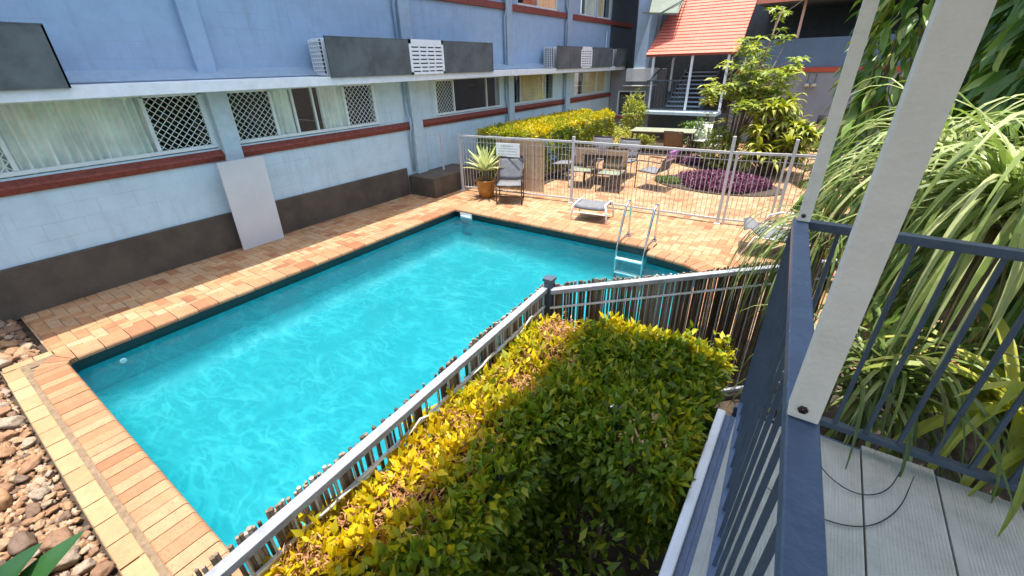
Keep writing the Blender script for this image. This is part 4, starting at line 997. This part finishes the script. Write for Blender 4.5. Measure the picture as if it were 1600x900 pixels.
chair('patio_chair', 'grey sling chair behind the dark table on its left', (-4.75, 10.9, 0), R(8), m_sling, m_bronze, m_sling, G1)
chair('patio_chair', 'grey sling chair behind the dark table on its right', (-3.98, 10.8, 0), R(4), m_sling, m_bronze, m_sling, G1)
c_l = chair('patio_chair', 'chair with a pale blue towel over its back, left of the dark table', (-5.25, 9.85, 0), R(95), m_sling, m_bronze, None, G1)
c_r = chair('patio_chair', 'chair with a purple and white towel over its back, right of the dark table', (-2.98, 10.0, 0), R(-100), m_sling, m_bronze, None, G1, recline=.22)
table('dark_table', 'dark square table in the middle of the courtyard chairs', (-4.15, 10.05, 0), .95, .95, m_bronze, m_bronze)
mb = MB(); mb.lathe([(.001, 0), (.07, 0), (.09, .05), (.085, .055), (.06, .01), (.001, .01)], n=18)
tag(mb.build('orange_bowl', mat('orange_clay', (.6, .22, .06), .5), loc=(-4.05, 10.15, .722)), 'small orange bowl on the dark table', 'bowl')
def towel_mat():
    m, nt, b = newmat('purple_towel'); co = N(nt, 'TexCoord').outputs['Object']
    sx = N(nt, 'SeparateXYZ'); nt.links.new(co, sx.inputs[0])
    n = N(nt, 'TexNoise', i_Scale=2.5, i_Detail=1); nt.links.new(co, n.inputs['Vector'])
    ad = N(nt, 'Math', operation='MULTIPLY_ADD', i_1=.35); nt.links.new(n.outputs[0], ad.inputs[0]); nt.links.new(sx.outputs[2], ad.inputs[2])
    nt.links.new(ramp(nt, ad.outputs[0], [(.55, (.32, .14, .42)), (.72, (.38, .18, .46)), (.78, (.75, .72, .80)), (.86, (.75, .72, .80)), (.9, (.36, .16, .46))]), b.inputs['Base Color'])
    b.inputs['Roughness'].default_value = .9; return m
def towel(label, ch, m_, x0, x1, zb, recline=.16, H=.87):
    """towel hung over a chair back, in the chair's frame"""
    c = ch.rotation_euler.z; t = MB(); vs = []; fs = []; prof = []
    for q in np.linspace(zb, 1, 8): z = .42+(H-.42)*q; prof.append((.24+recline*q-.014, z))
    prof += [(.24+recline-.005, H+.022), (.24+recline+.02, H+.02)]
    for q in np.linspace(.98, .55, 6): prof.append((.24+recline*q+.022, .42+(H-.42)*q))
    for i, (y, z) in enumerate(prof):
        for k in range(9): x = x0+(x1-x0)*k/8; vs.append((x, y+.004*math.sin(k*1.9+i*.3), z))
    for i in range(len(prof)-1):
        for k in range(8): fs.append((i*9+k, i*9+k+1, i*9+10+k, i*9+9+k))
    t.add(vs, fs); o = t.build('towel', m_, smooth=True); o.location = ch.location; o.rotation_euler.z = c
    s_ = o.modifiers.new('thick', 'SOLIDIFY'); s_.thickness = .006; tag(o, label, 'towel')
towel('pale blue towel hanging over the back of the left chair', c_l, m_towel_b, -.2, .22, .1)
towel('purple and white towel draped over the back of the right chair', c_r, towel_mat(), -.24, .25, .1, .22)
# second group, farther back
table('long_table', 'grey olive table farther back before the stair landing', (-4.1, 14.35, 0), 1.9, .9, mat('olive_top', (.26, .28, .20), .5), m_bronze)
chair('patio_chair', 'brown sling chair with its back to the pool at the farther table', (-3.40, 13.35, 0), R(178), m_sling_b, m_bronze, group='chairs at the farther table')
chair('patio_chair', 'white chair behind the farther table', (-3.15, 15.0, 0), R(0), m_sling_w, m_white, group='chairs at the farther table')
chair('patio_chair', 'tan reclined chair right of the farther table', (-2.35, 14.0, 0), R(-78), m_sling_t, m_awning, m_sling_w, 'chairs at the farther table', recline=.34)
chair('patio_chair', 'dark chair half hidden behind the fence gate by the round shrub', (.02, 11.9, 0), R(-60), m_bronze, m_bronze)
# ottoman
t = empty('ottoman', (-3.18, 7.22, 0), R(7)); tag(t, 'low grey sling footstool with white curved legs at the pool edge', 'footstool')
mb = MB(); vs = []; fs = []
prof = [(-.235, .25), (-.215, .30), (-.17, .322), (-.08, .312), (0, .306), (.08, .312), (.17, .322), (.215, .30), (.235, .25)]
for y, z in prof:
    for k in range(7): x = -.285+.57*k/6; vs.append((x, y, z-.018*math.cos((k-3)/3*1.57)))
for i in range(len(prof)-1):
    for k in range(6): fs.append((i*7+k, i*7+k+1, i*7+8+k, i*7+7+k))
mb.add(vs, fs); o = mb.build('seat', m_sling, t, smooth=True); s_ = o.modifiers.new('thick', 'SOLIDIFY'); s_.thickness = .02
for sx in (-1, 1):
    x = sx*.30; mb = MB(); mb.tube([(x+sx*.04, -.24, 0), (x+sx*.03, -.24, .2), (x+sx*.01, -.23, .29), (x-sx*.02, -.18, .325), (x-sx*.02, .18, .325), (x+sx*.01, .23, .29), (x+sx*.03, .24, .2), (x+sx*.04, .24, 0)], .017, 8)
    mb.build('leg_frame', m_white, t, smooth=True)
for y in (-.23, .23): mb = MB(); mb.tube([(-.32, y, .17), (.32, y, .17)], .011); mb.build('crossbar', m_white, t)
# sun lounger by the gate
t = empty('sun_lounger', (-.1, 7.15, 0), R(8)); tag(t, 'grey sling sun lounger with wavy seat and white hoops, half hidden by strappy leaves', 'sun lounger')
mb = MB(); vs = []; fs = []
prof = [(-.52, .38), (-.44, .42), (-.34, .33), (-.2, .27), (0, .26), (.3, .28), (.6, .30), (.85, .42), (1.1, .60)]
for x, z in prof:
    for y in (-.28, -.1, .1, .28): vs.append((x, y, z))
for i in range(len(prof)-1):
    for k in range(3): fs.append((i*4+k, i*4+k+1, i*4+5+k, i*4+4+k))
mb.add(vs, fs); o = mb.build('sling', m_sling, t, smooth=True); s_ = o.modifiers.new('thick', 'SOLIDIFY'); s_.thickness = .015
for sy in (-1, 1):
    y = sy*.30; mb = MB(); mb.tube([(-.5, y, .0), (-.36, y, .30), (.6, y, .31), (.75, y, .0)], .014, 8); mb.build('leg_frame', m_white, t, smooth=True)
    mb = MB(); mb.tube([(-.25, y, .3), (-.2, y, .48), (-.05, y, .54), (.2, y, .54), (.32, y, .48), (.35, y, .3)], .011, 8); mb.build('arm', m_white, t, smooth=True)
# ladder
t = empty('pool_ladder', (-2.0, 6.36, 0)); tag(t, 'stainless steel ladder with two hoops and white steps at the far pool edge', 'ladder')
for x in (-.27, .18):
    mb = MB(); pts = [(x, .34, 0)]+[(x, .34, .42)]+[(x, .21+.13*math.cos(a), .50+.13*math.sin(a)) for a in np.linspace(.2, math.pi-.5, 8)]+[(x, .0, .35), (x, -.12, .02), (x, -.16, -.2), (x, -.16, -.62)]
    mb.tube(pts, .019, 10); mb.build('rail', m_steel, t, smooth=True)
    mb = MB(); mb.lathe([(.045, 0), (.04, .012), (.02, .016)], (x, .34, .003), 14); mb.build('flange', m_steel, t)
for z in (-.22, -.46):
    mb = MB(); mb.box(-.26, .17, -.20, -.12, z-.015, z+.01); mb.build('step', m_white, t, bevel=.005)
# barbecue
t = empty('barbecue', (.12, 16.9, 0)); tag(t, 'black hooded barbecue on a trolley by the far grey wall', 'barbecue')
mb = MB(); mb.box(-.30, .35, -.22, .22, .15, .72); mb.build('cabinet', m_black, t, bevel=.01)
mb = MB(); mb.tube([(-.30, .0, .86), (.35, .0, .86)], .2, 16); mb.build('hood', m_black, t, smooth=True)
mb = MB(); mb.box(-.68, -.32, -.18, .18, .78, .82); mb.build('side_shelf', m_black, t)
mb = MB(); mb.box(-.30, .36, -.25, -.225, .70, .82); mb.build('control_panel', m_steel, t)
for sx in (-.25, .3):
    for sy in (-.18, .18): mb = MB(); mb.box(sx-.02, sx+.02, sy-.02, sy+.02, 0, .15); mb.build('leg', m_black, t)
mb = MB(); mb.lathe([(.001, .0), (.12, .0), (.14, .08), (.14, .28), (.06, .34), (.001, .35)], n=16)
tag(mb.build('gas_bottle', mat('grey_bottle', (.3, .32, .34), .4), smooth=True, loc=(-.52, 16.8, 0)), 'grey gas bottle standing left of the barbecue', 'gas bottle')
random.seed(33)

# ================================================================== BALCONY (nearest)
K = empty('balcony', (.5, .5, 0)); tag(K, 'raised balcony deck with ribbed grey boards and slate blue railing in the right foreground', 'balcony')
def kp(name, mb, m, parent=K, **k):
    mb.v = [(v[0]-.5, v[1]-.5, v[2]) for v in mb.v]; return mb.build(name, m, parent, **k)
# deck boards with real ribs
def board_mat():
    m, nt, b = newmat('ribbed_board'); co = N(nt, 'TexCoord').outputs['Object']
    n = N(nt, 'TexNoise', i_Scale=4, i_Detail=8, i_Roughness=.75); nt.links.new(co, n.inputs['Vector'])
    nt.links.new(ramp(nt, n.outputs[0], [(.25, (.34, .34, .28)), (.5, (.48, .48, .41)), (.75, (.57, .56, .48))]), b.inputs['Base Color'])
    b.inputs['Roughness'].default_value = .85
    n2 = N(nt, 'TexNoise', i_Scale=120, i_Detail=4); nt.links.new(co, n2.inputs['Vector'])
    bp = N(nt, 'Bump', i_Strength=.35, i_Distance=.004); nt.links.new(n2.outputs[0], bp.inputs['Height']); nt.links.new(bp.outputs[0], b.inputs['Normal'])
    return m
m_board = board_mat()
xb = .015; k = 0
for (x0, x1, ye) in ((.0, .24, 1.93), (.248, .492, 1.96), (.500, .744, 2.0), (.752, .996, 1.97), (1.004, 1.248, 1.8), (1.256, 1.5, 1.8)):
    mb = MB(); x = x0; prof = [(x0, 1.048)]
    prof += [(x0+.03, 1.05)]; x = x0+.03
    while x < x1-.012: prof += [(x+.002, 1.0485), (x+.0045, 1.0485), (x+.0065, 1.05), (x+.011, 1.05)]; x += .011
    prof += [(x1, 1.048), (x1, 1.02), (x0, 1.02)]
    n_ = len(prof); vs = [(x, -1.6, z) for x, z in prof]+[(x, ye+ (.0), z) for x, z in prof]
    mb.add(vs, [(q, n_+q, n_+(q+1) % n_, (q+1) % n_) for q in range(n_)]+[tuple(range(n_)), tuple(range(n_, 2*n_))[::-1]])
    kp('deck_board', mb, m_board)
mb = MB(); 
for y in (-1.2, -.6, 0, .6, 1.2, 1.75): mb.box(.03, 1.5, y, y+.045, .88, 1.016)
kp('joist', mb, m_raildark)
mb = MB(); mb.box(-.085, -.045, -1.6, 1.9, .88, 1.052); kp('fascia', mb, m_white, bevel=.008)
mb = MB(); mb.box(-.045, -.019, -1.6, 1.9, .90, 1.03); kp('fascia_board', mb, m_railblue)
mb = MB(); mb.box(-.018, .0, -1.6, 1.9, .88, 1.03); mb.box(-.02, .9, 1.99+.0, 2.01, .88, 1.02); kp('edge_beam', mb, m_railblue)
# front rail: two straight runs meeting the slight turn seen in the picture
def rl(y): return .021+(1.92-y)*.0635      # centre line of the top rail
mb = MB(); mb.bar((rl(1.94), 1.94, 2.03), (rl(-1.5), -1.5, 2.03), .050, .035); kp('top_rail', mb, m_railblue, bevel=.003)
mb = MB(); mb.bar((.012, 1.93, 1.11), (rl(-1.5)-.03, -1.5, 1.11), .035, .03); kp('bottom_rail', mb, m_railblue, bevel=.002)
y = 1.82; 
while y > -1.4:
    mb = MB(); xt = rl(y); xbm = .012+(1.93-y)*.055; mb.bar((xbm, y, 1.11), (xt, y, 2.02), .0125, .0125, up=(0, 1, 0)); kp('baluster', mb, m_raildark); y -= .112
# end rail
mb = MB(); mb.bar((rl(1.93)+.026, 1.94, 2.03), (1.5, 1.94, 2.03), .04, .032); kp('top_rail', mb, m_raildark, bevel=.002)
mb = MB(); mb.bar((.03, 1.97, 1.13), (1.5, 1.97, 1.13), .035, .03); kp('bottom_rail', mb, m_raildark, bevel=.002)
x = .15
while x < 1.5:
    mb = MB(); mb.bar((x, 1.945, 2.02), (x, 1.965, 1.13), .015, .015, up=(0, 1, 0)); kp('baluster', mb, m_raildark); x += .1115
for q in ((-.005, .04, 1.91, 1.955, -.05, 2.01), (1.4, 1.5, 1.8, 1.9, -.05, .88), (.04, .13, -1.5, -1.4, -.05, .88)): mb = MB(); mb.box(*q); kp('support_post', mb, m_raildark)
m_cord = mat('dark_dry_leaf', (.03, .035, .02), .6)
for (a_, el_, p_, L_) in ((-1.9, .25, (.50, 2.02, 1.16), .62), (-.9, .3, (.36, 2.0, 1.14), .5)):
    mb = MB(); pts = [Vector((.27, 1.86, 1.13)), Vector((.34, 1.72, 1.075)), Vector((.46, 1.66, 1.06)), Vector((.57, 1.74, 1.06)), Vector((.63, 1.92, 1.075))] if a_ < -1 else [Vector((.16, 1.52, 1.06)), Vector((.3, 1.47, 1.058)), Vector((.48, 1.50, 1.058)), Vector((.60, 1.66, 1.06)), Vector((.66, 1.88, 1.08))]
    for _ in range(3):
        q_ = [pts[0]]
        for u_, v_ in zip(pts[:-1], pts[1:]): q_ += [u_.lerp(v_, .25), u_.lerp(v_, .75)]
        pts = q_+[pts[-1]]
    mb.tube(pts, [.0008+.0018*math.sin(math.pi*(.08+.85*k_/len(pts))) for k_ in range(len(pts))], 5); tag(mb.build('fallen_leaf', m_cord, smooth=True), 'thin curled dark leaf lying on the deck boards, '+('nearer the end railing' if a_ < -1 else 'the longer one'), 'leaf')
m_postw = mat('weathered_white_post', (.86, .80, .67), .75, noise_s=9, var=.05, bump=.3, bump_s=110)
def vpost(x0, x1, y0, y1, label):
    t = empty('roof_post', ((x0+x1)/2, (y0+y1)/2, 2.05)); tag(t, label, 'post', 'weathered white posts holding the balcony roof')
    w_, d_ = (x1-x0)/2, (y1-y0)/2
    mb = MB(); mb.box(-w_, w_, -d_, d_, .0, 1.62); mb.build('shaft', m_postw, t, bevel=.003)
    mb = MB(); mb.lathe([(.009, 0), (.009, .006), (.005, .007), (.005, .002), (.001, .002)], n=6); o = mb.build('bolt', m_bronze, t); o.location = (-.004, -d_+.001, .022); o.rotation_euler.x = R(90); o.scale = (.9, .9, .6)
vpost(.072, .118, .72, .762, 'large nearest white post bolted to the slate blue rail')
vpost(.008, .050, 1.90, 1.942, 'thinner looking white post at the far corner of the railing')
mb = MB(); mb.prism([(-1.08, -4), (2.6, -4), (2.6, 2.18), (-.93, 2.18)], 3.68, 3.76)
o = tag(mb.build('balcony_roof', m_awning), 'flat roof overhead above the balcony, carried by the white posts', 'roof')
